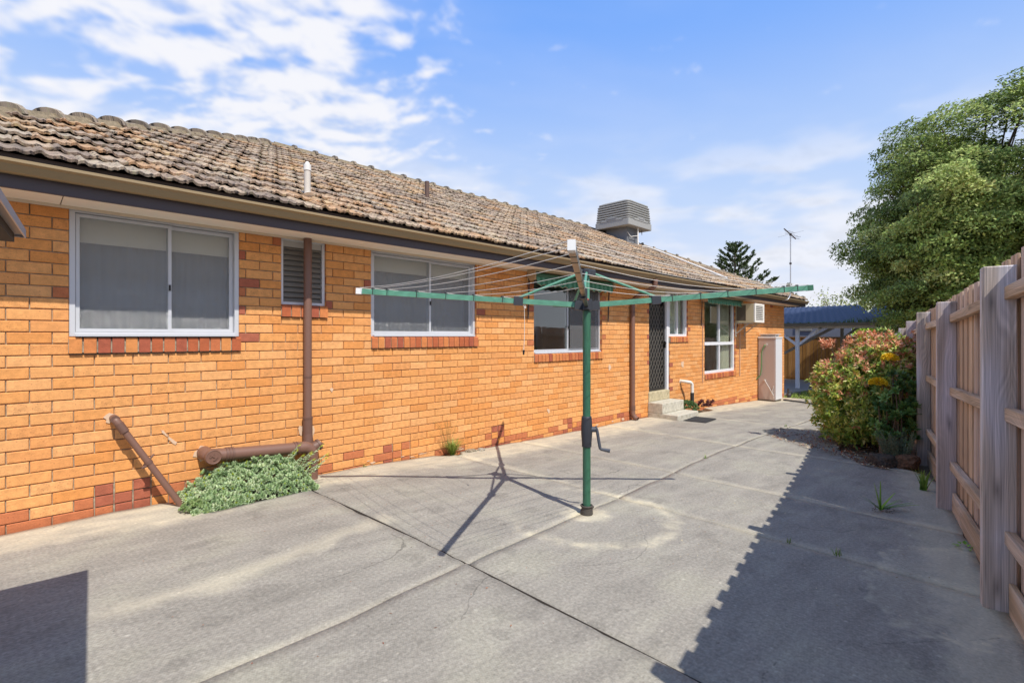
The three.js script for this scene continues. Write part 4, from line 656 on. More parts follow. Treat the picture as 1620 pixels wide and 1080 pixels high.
// ---------------------------------------------------------------- paling fence
const woodTex = (seed, base, amp) => tex(256, 1024, (u, v, o) => {
  const kn = n3(u * 1.6 + seed, v * 3.1, seed), gx = u * 16 + kn * 2.6 + n3(u * 2, v * 1.2, seed + 5) * 1.2, gr = n3(gx, v * 0.9, seed + 2), fi = n3(u * 60, v * 3, seed + 9), gr2 = n3(u * 140, v * 6, seed + 4), bl = n3(u * 1.3, v * 2.2, seed + 20);
  let L = 1 + amp * (gr * 0.09 + fi * 0.13 + gr2 * 0.09 + bl * 0.12);
  for (let k = 0; k < 3; k++) { const cx = 0.5 + 0.45 * n3(k * 7.1, seed, 1), cy = 0.5 + 0.5 * n3(k * 3.3, seed, 9), d = Math.hypot((u - cx) * 1.3, (v - cy) * 3.4) * (1 + 0.35 * n3(u * 5, v * 9, seed + k)); if (d < 0.16) { const f = 1 - d / 0.16; L *= 1 - 0.30 * f * Math.sqrt(f); } }
  const grey = sst(-0.3, 0.6, bl); o[0] = base[0] * L; o[1] = base[1] * L * mix(0.98, 1.03, grey); o[2] = base[2] * L * mix(0.96, 1.10, grey);
}, true, [4, 0.42]);
const mirror = (t) => { t.wrapS = t.wrapT = THREE.MirroredRepeatWrapping; return t; };
const postTexs = [1.3, 5.7].map((s) => mirror(woodTex(s, [192, 181, 172], 1))), palTexs = [11.3, 17.9].map((s) => mirror(woodTex(s, [216, 198, 176], 0.9)));
const wm = (t, c, r = 0.88) => new THREE.MeshStandardMaterial({ map: t, color: c, roughness: r, bumpMap: t, bumpScale: 0.0015 });
const postMats = [wm(postTexs[0], '#ffffff'), wm(postTexs[1], '#f2ecec')], railMats = [wm(palTexs[0], '#e6dccf'), wm(palTexs[1], '#ddd2c8')], palMats = [wm(palTexs[0], '#f4e6da'), wm(palTexs[1], '#e8d8cc'), wm(palTexs[0], '#d9cbc4'), wm(palTexs[1], '#fff0e2')];
{
  const o = thing('paling_fence', 'weathered timber paling fence on the right with thick posts and three rails', 'fence', [3.76, 0, 4.974], Math.atan2(0.158, 0.9876));
  const X = (t) => 3.76 + 0.9876 * t, ts = [-8.6, -6.5, -4.4, -2.2, 0, 2.18, 4.42, 6.5, 8.9, 11.1, 13.3, 15.6];
  const shift = (geo) => { const uv = geo.attributes.uv, a = R(), b = R() * 1.5; for (let i = 0; i < uv.count; i++) uv.setXY(i, uv.getX(i) + a, uv.getY(i) + b); return geo; };
  ts.forEach((t, i) => {
    const y = g(X(t)), h = (i < 6 ? 1.871 : 1.9) + 0.3, q = cbox(0.088, h, 0.137, 0.006); q.translate(t + 0.044, y - 0.3 + h / 2, 0.0685); mesh('post', shift(q), postMats[i % 2], o);
    if (i < ts.length - 1) {
      const t1 = ts[i + 1], y1 = g(X(t1)), L = Math.hypot(t1 - t - 0.06, y1 - y), slope = Math.atan2(y1 - y, t1 - t);
      for (const hh of [1.72, 1.065, 0.40]) { const r = cbox(L + 0.03, 0.072, 0.047, 0.004); { const p = r.attributes.position, uv = r.attributes.uv; for (let k = 0; k < p.count; k++) uv.setXY(k, p.getY(k) + p.getZ(k) * 1.3, p.getX(k)); } shift(r); r.rotateZ(slope); r.translate((t + t1) / 2 + 0.044, (y + y1) / 2 + hh, 0.109); mesh('rail', r, pick(railMats), o); }
      const pl = cbox(t1 - t - 0.1, 0.19, 0.03, 0.004); { const p = pl.attributes.position, uv = pl.attributes.uv; for (let k = 0; k < p.count; k++) uv.setXY(k, p.getY(k) + p.getZ(k) * 1.3, p.getX(k)); } pl.rotateZ(slope); pl.translate((t + t1) / 2 + 0.044, (y + y1) / 2 + 0.065, 0.116); mesh('plinth_board', shift(pl), pick(railMats), o);
    }
  });
  const PP = 0.235, board = (w, top) => { const q = cbox(w, 1.97, 0.015, 0.002), p = q.attributes.position; for (let i = 0; i < p.count; i++) if (p.getY(i) > 0.5) p.setX(i, p.getX(i) * top); return shift(q); };
  const inner = [0.146, 0.143, 0.148, 0.145, 0.142].map((w) => board(w, 0.99)), outer = [[0.135, 0.97], [0.128, 0.96], [0.138, 0.99], [0.112, 0.82]].map(([w, t]) => board(w, t));
  for (let t = -8.6; t < 15.6; t += PP) {     // lapped boards: an inner row with gaps and an outer row over the gaps
    const a = mesh('paling', pick(inner), pick(palMats), o); a.position.set(t + rr(-0.004, 0.004), g(X(t)) + 0.955 + rr(-0.008, 0.008), 0.1455); a.rotation.z = rr(-0.004, 0.004);
    const u = t + PP / 2, b = mesh('paling', R() < 0.07 ? outer[3] : outer[Math.floor(R() * 3)], pick(palMats), o); b.position.set(u + rr(-0.006, 0.006), g(X(u)) + 0.935 + rr(-0.010, 0.010), 0.1625); b.rotation.z = rr(-0.006, 0.006);
  }
}

// ---------------------------------------------------------------- low flat roof at the left edge
{
  const o = thing('flat_roof_shelter', 'corner of a low flat metal roof with dark underside at the left edge', 'shelter', [0.03, 0, 2.437], -0.085);
  const S = 2.6;
  mesh('roof_sheet', box(S, 0.012, S, -S / 2, 1.803, S / 2), std('#8f8d90', 0.5, { metalness: 0.3 }), o);
  mesh('flashing', merge([box(0.030, 0.016, S, -0.013, 1.814, S / 2), box(S - 0.06, 0.016, 0.03, -S / 2 - 0.03, 1.814, 0.015), box(0.004, 0.03, S, 0.002, 1.802, S / 2), box(S, 0.026, 0.004, -S / 2, 1.802, -0.002)]), std('#b9b7bb', 0.4, { metalness: 0.4 }), o);
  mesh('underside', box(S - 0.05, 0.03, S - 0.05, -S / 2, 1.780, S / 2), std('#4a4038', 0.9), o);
  for (const [x, z] of [[-S + 0.2, 0.25], [-S + 0.2, S - 0.15]]) mesh('post', box(0.09, 1.77, 0.09, x, 0.885, z), std('#5d5148', 0.8), o);
}

// ---------------------------------------------------------------- carport, rear fence, shed wall
{
  const o = thing('carport', 'white timber carport with a dark blue corrugated roof at the end of the yard', 'carport', [0, 0, 0]);
  const wh = std('#f2f3f4', 0.6), gy = std('#a8a294', 0.7), X0 = 22.55, yb = -0.68;
  mesh('post', box(0.13, 2.53, 0.13, X0 + 0.05, yb + 1.2, -0.9), wh, o); mesh('post', box(0.13, 2.53, 0.13, X0 + 0.05, yb + 1.2, 2.65), wh, o); mesh('post', box(0.13, 2.53, 0.13, X0 + 0.05, yb + 1.2, -4.4), wh, o);
  mesh('beam', box(0.09, 0.14, 9.2, X0 + 0.05, 1.80, -0.6), wh, o);
  for (const [z0, d] of [[-0.9, 1], [-0.9, -1], [2.65, -1], [-4.4, 1]]) mesh('brace', bar([X0 + 0.05, 1.08, z0 + d * 0.04], [X0 + 0.05, 1.76, z0 + d * 0.86], 0.09, 0.09), wh, o);
  mesh('post', box(0.12, 2.9, 0.12, 26.2, yb + 1.4, -0.05), gy, o); mesh('post', box(0.12, 2.9, 0.12, 26.2, yb + 1.4, -4.3), gy, o);
  mesh('brace', bar([26.2, 1.3, -0.05], [26.2, 2.0, 0.75], 0.09, 0.09), gy, o);
  mesh('brace', bar([26.1, 1.95, -0.15], [26.1, -0.35, -4.0], 0.10, 0.12), std('#b9b6b0', 0.7), o);
  mesh('beam', box(0.09, 0.14, 6.2, 26.2, 2.05, -1.4), gy, o);
  // corrugated sheet rising away from the eave
  const P = [], N = 150, z0 = -5.6, z1r = 0.62, z1e = 1.9; const pt = (i, k) => { const u = i / N, z = mix(z0, mix(z1e, z1r, k), u); return V(mix(22.25, 26.1, k), mix(1.93, 2.80, k) + 0.018 * Math.sin(i * 1.25), z); };
  for (let i = 0; i < N * 1; i++) for (let s = 0; s < 4; s++) { const a = pt(i, s / 4), b = pt(i + 1, s / 4), c = pt(i + 1, (s + 1) / 4), d = pt(i, (s + 1) / 4); P.push(a, b, c, a, c, d); }
  const q = new THREE.BufferGeometry(); q.setFromPoints(P); q.computeVertexNormals(); mesh('roof_sheet', boxUV(q), std('#2b3754', 0.6, { metalness: 0.1 }), o);
  mesh('gutter', box(0.12, 0.11, 9.3, 22.2, 1.885, -0.6), std('#6d6350', 0.6), o);
  mesh('roof_panel', (() => { const s = new THREE.Shape(); s.moveTo(22.25, 1.9); s.lineTo(26.1, 2.76); s.lineTo(26.1, 2.70); s.lineTo(22.25, 1.86); const w = prism(s, 1.4); w.translate(0, 0, 1.2); return w; })(), std('#2b3754', 0.6), o);
  const t = new Tris(); for (let i = 0; i < 260; i++) { const z = -1.5 + 3.4 * Math.pow(R(), 0.9), p = V(22.17 + rr(-0.03, 0.04), 1.93, z), h = rr(0.04, 0.16) * (0.5 + sst(0.3, 1.2, z)); t.blade([p, p.clone().add(V(rr(-0.05, 0.05), h * 0.6, rr(-0.05, 0.05))), p.clone().add(V(rr(-0.1, 0.1), h, rr(-0.1, 0.1)))], 0.02, vary(lin('#5d7a33'), 0.3), vary(lin('#7d8a4a'), 0.2)); }
  tag(vmesh('gutter_weeds', t, leafMat(0.7), o), null, null, null, 'stuff');
}
{
  const o = thing('boarded_fence', 'brown timber boarded fence at the back of the carport', 'fence', [27.0, -0.75, -3.5]);
  const bm = ['#d0a060', '#bd8f50', '#d8aa6a', '#c69856'].map((c) => new THREE.MeshStandardMaterial({ color: c, map: palTexs[0], roughness: 0.9 }));
  const q = cbox(0.03, 2.1, 0.15, 0.004); for (let z = -3; z < 4.2; z += 0.158) { const m = mesh('board', q, pick(bm), o); m.position.set(rr(-0.006, 0.006), 1.05, z); }
  mesh('rail', merge([box(0.06, 0.09, 7.2, -0.05, 0.12, 0.6), box(0.06, 0.05, 7.2, 0, 2.12, 0.6)]), bm[1], o);
}
{
  const o = thing('neighbour_shed', 'pale grey sheet wall of a shed showing above the boarded fence', 'shed', [27.9, -0.75, -4.0]);
  mesh('wall', box(0.1, 3.2, 6.2, 0, 1.6, 0.9), std('#8f95a6', 0.8), o); mesh('vent_panel', box(0.03, 0.32, 0.7, -0.07, 2.6, 2.0), std('#a6a59f', 0.8), o); mesh('roof', box(4, 0.08, 6.6, 1.9, 3.24, 0.9, 0, 0, 0.05), std('#77787c', 0.7), o);
}
{
  const t = new Tris(); for (let i = 0; i < 9000; i++) { const X = rr(17.4, 22.2), z = rr(-3.2, 3.4); if (z > -1.25 && z < -0.15 && R() < 0.97) continue; if (X < 17.75 && z < 0) continue; const p = V(X, g(X) - 0.045, z), h = rr(0.04, 0.11), a = rr(0, TAU); t.blade([p, p.clone().add(V(Math.cos(a) * h * 0.3, h * 0.7, Math.sin(a) * h * 0.3)), p.clone().add(V(Math.cos(a) * h * 0.8, h, Math.sin(a) * h * 0.8))], 0.018, vary(lin('#7d9a3a'), 0.25), vary(lin('#b3b86a'), 0.25)); }
  tag(vmesh('grass', t, leafMat(0.7), scene), 'patch of bright grass between the house end and the carport', 'grass', null, 'stuff');
}

// ---------------------------------------------------------------- trees
const bark = std('#54473c', 0.95);
function limb(list, a, b, r0, r1, wob = 0.1) { const m = a.clone().lerp(b, 0.5).add(V(rr(-wob, wob), rr(-wob, wob), rr(-wob, wob))); const c = new THREE.CatmullRomCurve3([a, m, b]), n = 8; let p = a, r = r0; for (let i = 1; i <= n; i++) { const q = c.getPoint(i / n), k = mix(r0, r1, i / n); list.push(cyl(p, q, r, k, 7, true)); p = q; r = k; } }
{
  const o = thing('evergreen_tree', 'large dense evergreen tree rising behind the paling fence', 'tree', [22.15, -0.6, 4.65]);
  const wood = [], t = new Tris(), C = V(0.5, 5.45, 0.6), RX = 4.2, RYv = 4.55, RZz = 4.3;
  limb(wood, V(0, -0.2, 0), V(0.1, 3.0, 0), 0.34, 0.26); 
  const blobs = [];
  for (let i = 0; i < 420; i++) {
    const d = rdir(), k = R() < 0.8 ? rr(0.74, 1.0) : rr(0.35, 0.74), lump = 0.96 + 0.20 * n3(d.x * 1.9, d.y * 1.9, d.z * 1.9), p = V(C.x + d.x * RX * k * lump, C.y + d.y * RYv * k * lump, C.z + d.z * RZz * k * lump);
    if (p.y > 1.3) blobs.push({ p, r: rr(0.55, 1.0) });
  }
  for (let i = 0; i < 80; i++) { const d = rdir(), k = Math.pow(R(), 0.3), p = V(-2.0 + d.x * 1.65 * k, 4.1 + d.y * 2.3 * k, -1.15 + d.z * 1.6 * k); if (p.y > 2.0) blobs.push({ p, r: rr(0.45, 0.8) }); }
  for (const b of blobs) if (R() < 0.45) limb(wood, V(0.1 + rr(-0.15, 0.15), rr(1.6, 5.2), rr(-0.15, 0.15)), b.p, rr(0.05, 0.12), 0.015, 0.35);
  const greens = ['#94a554', '#829446', '#a4b360', '#74873f', '#b2bb6e', '#667a3a'].map(lin);
  for (const b of blobs) {
    const base = pick(greens), N = Math.round(1000 * b.r);
    for (let i = 0; i < N; i++) {
      const d = rdir(); if (d.y < -0.2 && R() < 0.8) d.y = -d.y; const q = b.p.clone().addScaledVector(d.multiply(V(1, 0.66, 1)), b.r * 0.9 * Math.pow(R(), 0.2) * (1 + 0.25 * n3(b.p.x + d.x, b.p.y + d.y, d.z)));
      const out = q.clone().sub(C).normalize().add(rdir().multiplyScalar(0.85)).add(V(0, 0.35, 0)), L = rr(0.075, 0.13);
      t.leafN(q, out, L, L * rr(0.4, 0.6), vary(base, 0.28, 0.1));
    }
  }
  mesh('trunk', merge(wood), bark, o); vmesh('crown', t, leafMat(0.65, 0.25), o);
}
{
  const o = thing('norfolk_pine', 'dark tiered pine tree showing above the far end of the roof', 'tree', [46.2, -0.8, -12.2]);
  const wood = [], t = new Tris(); limb(wood, V(0, 0, 0), V(0, 10.4, 0), 0.28, 0.03, 0.05);
  const greens = ['#4a5c2e', '#3c4d28', '#566737'].map(lin);
  for (let y = 10.3, w = 0; y > 3.5; y -= 0.42, w++) {
    const Lb = 0.35 + (10.6 - y) * 0.62, n = 6; for (let k = 0; k < n; k++) {
      const a = (k + w * 0.4) / n * TAU + rr(-0.2, 0.2), dir = V(Math.cos(a), 0, Math.sin(a)), L = Lb * rr(0.75, 1.08), pts = []; for (let i = 0; i <= 6; i++) { const u = i / 6; pts.push(V(dir.x * L * u, y + L * (0.12 * u - 0.18 * u * (1 - u) * 2 + 0.28 * u * u), dir.z * L * u)); }
      wood.push(new THREE.TubeGeometry(new THREE.CatmullRomCurve3(pts), 6, 0.022, 5));
      for (let i = 0; i < 6 * L + 5; i++) { const u = 1 - Math.pow(R(), 1.6) * 0.75, p = pts[Math.min(6, Math.round(u * 6))].clone().add(rdir().multiplyScalar(0.06)), side = (R() < 0.5 ? -1 : 1), tw = V(-dir.z * side * rr(0.1, 0.8) + dir.x * 0.6, rr(0.35, 0.9), dir.x * side * rr(0.1, 0.8) + dir.z * 0.6).normalize(), TLn = rr(0.25, 0.5); const c = pick(greens);
        for (let m = 0; m < 16; m++) { const v = m / 16, q = p.clone().addScaledVector(tw, TLn * v), d = rdir().multiplyScalar(0.8).add(tw).normalize(); t.leaf2(q, d, sideOf(d), 0.15, 0.075, vary(c, 0.25)); } }
    }
  }
  mesh('trunk', merge(wood), bark, o); vmesh('crown', t, leafMat(0.7, 0.1), o);
}
function looseTree(name, label, pos, H, Rr, n, perBlob, cols, size, base) {
  const o = thing(name, label, 'tree', pos), wood = [], t = new Tris(); limb(wood, V(0, -0.1, 0), V(0.1, H * 0.45, 0), 0.14, 0.09, 0.1);
  for (let i = 0; i < n; i++) { const d = rdir(); d.y = Math.abs(d.y) * 1.0 - 0.25; const p = V(d.x * Rr * rr(0.3, 1), H * 0.62 + d.y * H * 0.40 * rr(0.5, 1), d.z * Rr * rr(0.3, 1)); if (p.y < base) p.y = base + R() * 0.5; limb(wood, V(0.1, H * rr(0.3, 0.5), 0), p, 0.04, 0.008, 0.2);
    for (let k = 0; k < perBlob; k++) { const q = p.clone().add(rdir().multiplyScalar(rr(0.05, 0.55))), dd = rdir(); t.leaf2(q, dd, sideOf(dd), size * rr(0.7, 1.3), size * rr(0.4, 0.7), vary(pick(cols), 0.25)); } }
  mesh('trunk', merge(wood), bark, o); vmesh('crown', t, leafMat(0.6, 0.3), o); return o;
}
looseTree('young_tree', 'sparse light leaved tree behind the carport roof', [35, -0.8, -2.0], 5.6, 2.6, 60, 34, ['#a5ae62', '#8b9a52', '#c0c48a', '#6f7f40'].map(lin), 0.13, 2.2);
looseTree('shrub', 'bright yellow green shrub seen under the carport roof', [31, -0.8, 0.1], 3.5, 2.1, 70, 130, ['#a9c53a', '#8fb030', '#c4d862', '#7a9a2c'].map(lin), 0.16, 0.6);
looseTree('hedge_shrub', 'dark shrub behind the far fence under the evergreen tree', [29.6, -0.8, 3.1], 3.3, 2.2, 80, 120, ['#44552c', '#51632f', '#394a26'].map(lin), 0.15, 0.5);

// ---------------------------------------------------------------- planting by the fence
{
  const o = thing('photinia_bush', 'rounded red tipped bush beside the fence', 'bush', [8.98, -0.2, 3.64]);
  const stems = [], green = new Tris(), red = new Tris();
  const G = ['#8ca54a', '#9fb650', '#b2c458', '#7a9443', '#c3cf68'].map(lin), Y = ['#e2d872', '#f0df90', '#d0cd62'].map(lin), RD = ['#e8ac84', '#de9c78', '#efc49c', '#d48e6e', '#ecb68c'].map(lin);
  for (let i = 0; i < 26; i++) { const a = rr(0, TAU), r = rr(0.05, 0.2), d = rdir(); limb(stems, V(Math.cos(a) * r, -0.02, Math.sin(a) * r), V(d.x * 0.62, 0.55 + Math.abs(d.y) * 0.85, d.z * 0.6), 0.02, 0.006, 0.1); }
  const spray = (p, out, isRed, tone) => { const n = isRed ? 9 : 7; for (let k = 0; k < n; k++) { const nn = out.clone().multiplyScalar(0.8).add(V(0, 0.3, 0)).add(rdir().multiplyScalar(0.9)).normalize(), d = V(0, 0, 0).crossVectors(nn, rdir()).addScaledVector(out, isRed ? 0.4 : 0.15).normalize(), L = isRed ? rr(0.042, 0.07) : rr(0.055, 0.088), c = isRed ? vary(pick(RD), 0.25) : vary(pick(tone), 0.25); (isRed ? red : green).leaf(p.clone().add(rdir().multiplyScalar(0.018)), d, V(0, 0, 0).crossVectors(nn, d).normalize(), L, L * 0.42, c, -0.006, 0.004); } };
  for (let i = 0; i < 4600; i++) {
    const d = rdir(), k = Math.pow(R(), 0.22), lump = 1 + 0.16 * n3(d.x * 2.3 + 4, d.y * 2.3, d.z * 2.3) + 0.06 * n3(d.x * 6, d.y * 6, d.z * 6);
    const p = V(d.x * 0.72 * k * lump, 0.83 + d.y * 0.83 * k * lump, d.z * 0.72 * k * lump); if (p.y < 0.06) continue; p.x += 0.16 * (p.y - 0.7); p.z += 0.16 * (p.y - 0.7);
    const up = d.y + 0.25 * n3(d.x * 3, d.y * 3, d.z * 3 + 7), outer = k > 0.86, isRed = outer && R() < sst(-0.35, 0.85, up) * 0.66 + 0.03;
    const tone = n3(d.x * 2 + 9, d.y * 2, d.z * 2) > -0.12 ? Y.concat(G.slice(1)) : G;
    spray(p, d, isRed, tone);
  }
  for (let j = 0; j < 22; j++) { const p = V(-0.52 + rr(-0.06, 0.06), 1.50 + rr(-0.05, 0.06), -0.42 + rr(-0.06, 0.06)); spray(p, V(-0.3, 0.9, -0.2), true, G); }
  limb(stems, V(-0.4, 1.25, -0.35), V(-0.52, 1.5, -0.42), 0.006, 0.004, 0.02);
  mesh('stem', merge(stems), bark, o); vmesh('foliage', green, leafMat(0.34, 0.34), o); vmesh('red_tips', red, leafMat(0.42, 0.34), o);
}
{
  const o = thing('aeonium_clump', 'dark green rosette shrub with two yellow flower heads against the fence', 'shrub', [8.22, -0.18, 4.06]);
  const stems = [], t = new Tris(), G = ['#5d7f40', '#74974e', '#4b6b38', '#86a862'].map(lin);
  for (let i = 0; i < 120; i++) {
    const a = rr(0, TAU), rad = Math.pow(R(), 0.6), h = 0.22 + 0.95 * Math.pow(R(), 0.8) * (1 - 0.3 * rad), p = V(Math.cos(a) * 0.42 * rad, h, Math.sin(a) * 0.24 * rad), up = V(Math.cos(a) * 0.5 * rad - 0.25, 1, Math.sin(a) * 0.4 * rad - 0.25).normalize();
    if (i % 4 === 0) limb(stems, V(p.x * 0.5, 0, p.z * 0.5), p, 0.009, 0.006, 0.05); const base = pick(G), s0 = sideOf(up), s1 = up.clone().cross(s0);
    for (let k = 0; k < 16; k++) { const b = k * 2.4, tl = mix(0.25, 1.1, k / 16), d = s0.clone().multiplyScalar(Math.cos(b) * tl).addScaledVector(s1, Math.sin(b) * tl).addScaledVector(up, 1.15 - tl).normalize(), L = rr(0.06, 0.10); t.leaf(p, d, V(0, 0, 0).crossVectors(d, up).normalize(), L, L * 0.5, vary(base, 0.2), 0.004, 0.004); }
  }
  mesh('stem', merge(stems), std('#6b5d4e', 0.9), o); vmesh('foliage', t, leafMat(0.5, 0.15), o);
  const fy = ['#e8c410', '#dcb30c', '#f2d430'].map(lin);
  for (const [p, s] of [[[-0.10, 1.31, -0.06], 0.085], [[-0.22, 0.99, -0.17], 0.092]]) { const f = new Tris(); for (let i = 0; i < 1500; i++) { const d = rdir(); d.y = Math.abs(d.y) - 0.25; const q = A(p).add(V(d.x * s, d.y * s * 0.75 + 0.012 * n2(d.x * 9, d.z * 9), d.z * s)), e = d.clone().add(rdir().multiplyScalar(0.7)).normalize(); f.leaf2(q, e, sideOf(e), rr(0.014, 0.026), 0.014, vary(pick(fy), 0.2)); } const m = vmesh('flower_head', f, leafMat(0.6, 0.2), o); mesh('flower_stalk', cyl([p[0] * 0.6, 0.5, p[2] * 0.6], p, 0.009, 0.006, 6), std('#7c8a4a', 0.8), o); }
}
function bladePlant(name, label, cat, pos, n, h, spread, w, c0, c1, bendy = 0.8) {
  const o = thing(name, label, cat, pos), t = new Tris(), a0 = lin(c0), a1 = lin(c1);
  for (let i = 0; i < n; i++) { const a = rr(0, TAU), L = h * rr(0.6, 1.1), s = spread * rr(0.2, 1), p = V(rr(-0.02, 0.02), 0, rr(-0.02, 0.02)), pts = []; for (let k = 0; k <= 5; k++) { const u = k / 5; pts.push(p.clone().add(V(Math.cos(a) * s * (u * 0.5 + bendy * u * u * 0.5), L * (u - 0.35 * bendy * u * u), Math.sin(a) * s * (u * 0.5 + bendy * u * u * 0.5)))); } t.blade(pts, w * rr(0.7, 1.2), vary(a0, 0.2), vary(a1, 0.2)); }
  vmesh('leaves', t, leafMat(0.5, 0.3), o); return o;
}
{
  const o = thing('lavender_plant', 'grey green lavender sprigs between the bush and the rocks', 'plant', [7.84, -0.18, 4.12]), t = new Tris(), st = [];
  for (let i = 0; i < 70; i++) { const a = rr(0, TAU), L = rr(0.28, 0.46), d = V(Math.cos(a) * 0.4 - 0.15, 1, Math.sin(a) * 0.35 - 0.1).normalize(), b = V(rr(-0.16, 0.16), 0, rr(-0.1, 0.1)); st.push(cyl(b, b.clone().addScaledVector(d, L), 0.003, 0.002, 4)); for (let k = 0; k < 34; k++) { const q = b.clone().addScaledVector(d, L * (0.2 + 0.8 * k / 34)), e = rdir().multiplyScalar(0.7).add(d).normalize(); t.leaf2(q, e, sideOf(e), rr(0.025, 0.045), 0.006, vary(lin('#6f8268'), 0.25)); } }
  mesh('stem', merge(st), std('#6a705a', 0.9), o); vmesh('foliage', t, leafMat(0.7, 0.1), o);
}
function rockGeo(w, h, d, seed) { const q = new THREE.IcosahedronGeometry(1, 3), p = q.attributes.position; for (let i = 0; i < p.count; i++) { const x = p.getX(i), y = p.getY(i), z = p.getZ(i), k = 1 + 0.28 * n3(x * 1.1 + seed, y * 1.1, z * 1.1) + 0.09 * n3(x * 4, y * 4 + seed, z * 4) + 0.03 * n3(x * 12, y * 12, z * 12 + seed), cl = (v, m) => Math.sign(v) * Math.min(Math.abs(v), m); p.setXYZ(i, cl(x * k, 0.82) * w, cl(y * k, 0.75) * h, cl(z * k, 0.82) * d); } q.computeVertexNormals(); return boxUV(q); }
const rockTex = tex(256, 256, (u, v, o) => { const n = tnoise(u, v, 8, 4.2, 5), f = tnoise(u, v, 50, 1.9, 2), L = 175 + n * 80 + f * 40; o[0] = L; o[1] = L * 0.97; o[2] = L * 0.92; }, true, [4, 4]);
const rockM = (c) => new THREE.MeshStandardMaterial({ color: c, map: rockTex, roughness: 1 });
for (const [lab, p, w, h, d, c] of [['dark rounded rock at the foot of the red tipped bush', [7.55, -0.13, 4.0], 0.17, 0.12, 0.14, '#6d6660'], ['reddish brown rock beside the dark rock, nearest the fence', [7.62, -0.11, 4.23], 0.15, 0.12, 0.13, '#96755e'], ['small grey stone in the leaf litter left of the dark rock', [7.85, -0.165, 3.83], 0.08, 0.05, 0.07, '#7d7670']]) { const m = mesh('garden_rock', rockGeo(w, h, d, w * 50), rockM(c), scene); m.position.set(...p); m.rotation.y = rr(0, 3); tag(m, lab, 'rock'); }
tag(mesh('tree_stump', cyl([7.98, -0.2, 3.98], [8.05, 0.12, 3.95], 0.075, 0.06, 12), rockM('#8d7a6a'), scene), 'short grey stump leaning under the bush behind the dark rock', 'stump');
{
  const t = new Tris(), cs = ['#8a4a32', '#6b3a28', '#a5663f', '#4d3428', '#9a8a6a', '#c4b394'].map(lin);
  for (let i = 0; i < 2100; i++) { const u = R(), X = 7.3 + u * 2.6, z = fenceZ(X) - 0.3 - sst(7.2, 8.6, X) * rr(0, 1.35) * (X < 9.6 ? 1 : 0.6) - rr(0, 0.25), d = V(rr(-1, 1), rr(-0.15, 0.3), rr(-1, 1)).normalize(); t.leaf2(V(X, g(X) + 0.014, z), d, V(-d.z, rr(-0.3, 0.3), d.x).normalize(), rr(0.02, 0.055), rr(0.01, 0.025), vary(pick(cs), 0.3)); }
  for (let i = 0; i < 240; i++) { const X = rr(3, 7.5), z = fenceZ(X) - rr(0.2, 2.0), d = V(rr(-1, 1), 0.05, rr(-1, 1)).normalize(); t.leaf2(V(X, g(X) + 0.02, z), d, V(-d.z, 0, d.x), rr(0.008, 0.03), rr(0.004, 0.010), vary(pick(cs.slice(4)), 0.3)); }
  for (let i = 0; i < 260; i++) { const X = rr(0.2, 8), z = rr(0.1, 3.6), d = V(rr(-1, 1), 0.05, rr(-1, 1)).normalize(); t.leaf2(V(X, g(X) + 0.018, z), d, V(-d.z, 0, d.x), rr(0.006, 0.022), rr(0.003, 0.008), vary(pick(cs.slice(0, 4)), 0.3)); }
  tag(vmesh('leaf_litter', t, leafMat(0.9, 0.0), scene), 'dry brown leaf litter scattered under the bush and along the fence', 'leaf litter', null, 'stuff');
}
bladePlant('strappy_plant', 'strap leaved plant growing at the foot of the second fence post', 'plant', [6.55, g(6.55), 4.48], 22, 0.26, 0.16, 0.022, '#6f9236', '#a8bd5a', 0.5);
{ // broad grass weeds in the joint
  const mk = (label, X, z, dirs) => { const o = thing('grass_weed', label, 'weed', [X, g(X) + 0.01, z]), t = new Tris(); for (const [dx, dy, dz, L, w] of dirs) { const d = V(dx, dy, dz).normalize(), pts = []; for (let k = 0; k <= 5; k++) { const u = k / 5; pts.push(d.clone().multiplyScalar(L * u).add(V(0, -0.12 * L * u * u, 0))); } t.blade(pts, w, vary(lin('#7fae3a'), 0.15), vary(lin('#a9c95a'), 0.15)); t.blade(pts.map((p) => p.clone().add(V(0.004, 0.002, 0.004))), w * 0.8, vary(lin('#6d9a35'), 0.15), vary(lin('#90b84a'), 0.15)); }
    for (let i = 0; i < 60; i++) { const d = rdir(); t.leaf2(V(rr(-0.07, 0.1), 0.005, rr(-0.05, 0.09)), d, sideOf(d), rr(0.01, 0.03), 0.006, vary(lin('#6a4f3c'), 0.3)); } vmesh('leaves', t, leafMat(0.5, 0.3), o); };
  mk('grass weed with splayed blades in the shaded joint near the fence', 5.42, 4.28, [[-0.55, 0.6, -0.55, 0.299, 0.0240], [-0.6, 0.7, -0.5, 0.253, 0.0180], [-0.12, 1, -0.15, 0.276, 0.0210], [0.02, 1, 0.0, 0.287, 0.0210], [0.4, 0.75, 0.4, 0.218, 0.0330], [0.55, 0.45, 0.5, 0.230, 0.0180], [0.75, 0.35, 0.75, 0.310, 0.0240], [0.8, 0.22, 0.7, 0.380, 0.0240], [0.7, 0.45, 0.6, 0.230, 0.0180]]);
}
for (const [lab, X, z, n, h] of [['tiny green tuft in the joint at the shadow edge', 3.97, 3.95, 8, 0.05], ['small grey green tuft in the shaded joint, right of the tiny one', 3.97, 4.25, 10, 0.07], ['thin green sprout at the wall foot right of the succulent mound', 2.72, 0.07, 12, 0.06], ['low green tuft in the far joint beyond the clothesline', 6.3, 2.33, 14, 0.06], ['yellowish tuft in the joint in front of the mat', 9.9, 2.25, 18, 0.07]]) bladePlant('weed_tuft', lab, 'weed', [X, g(X) - 0.005, z], n, h, h * 0.9, 0.007, '#6f8f3a', '#a0b060', 0.5);
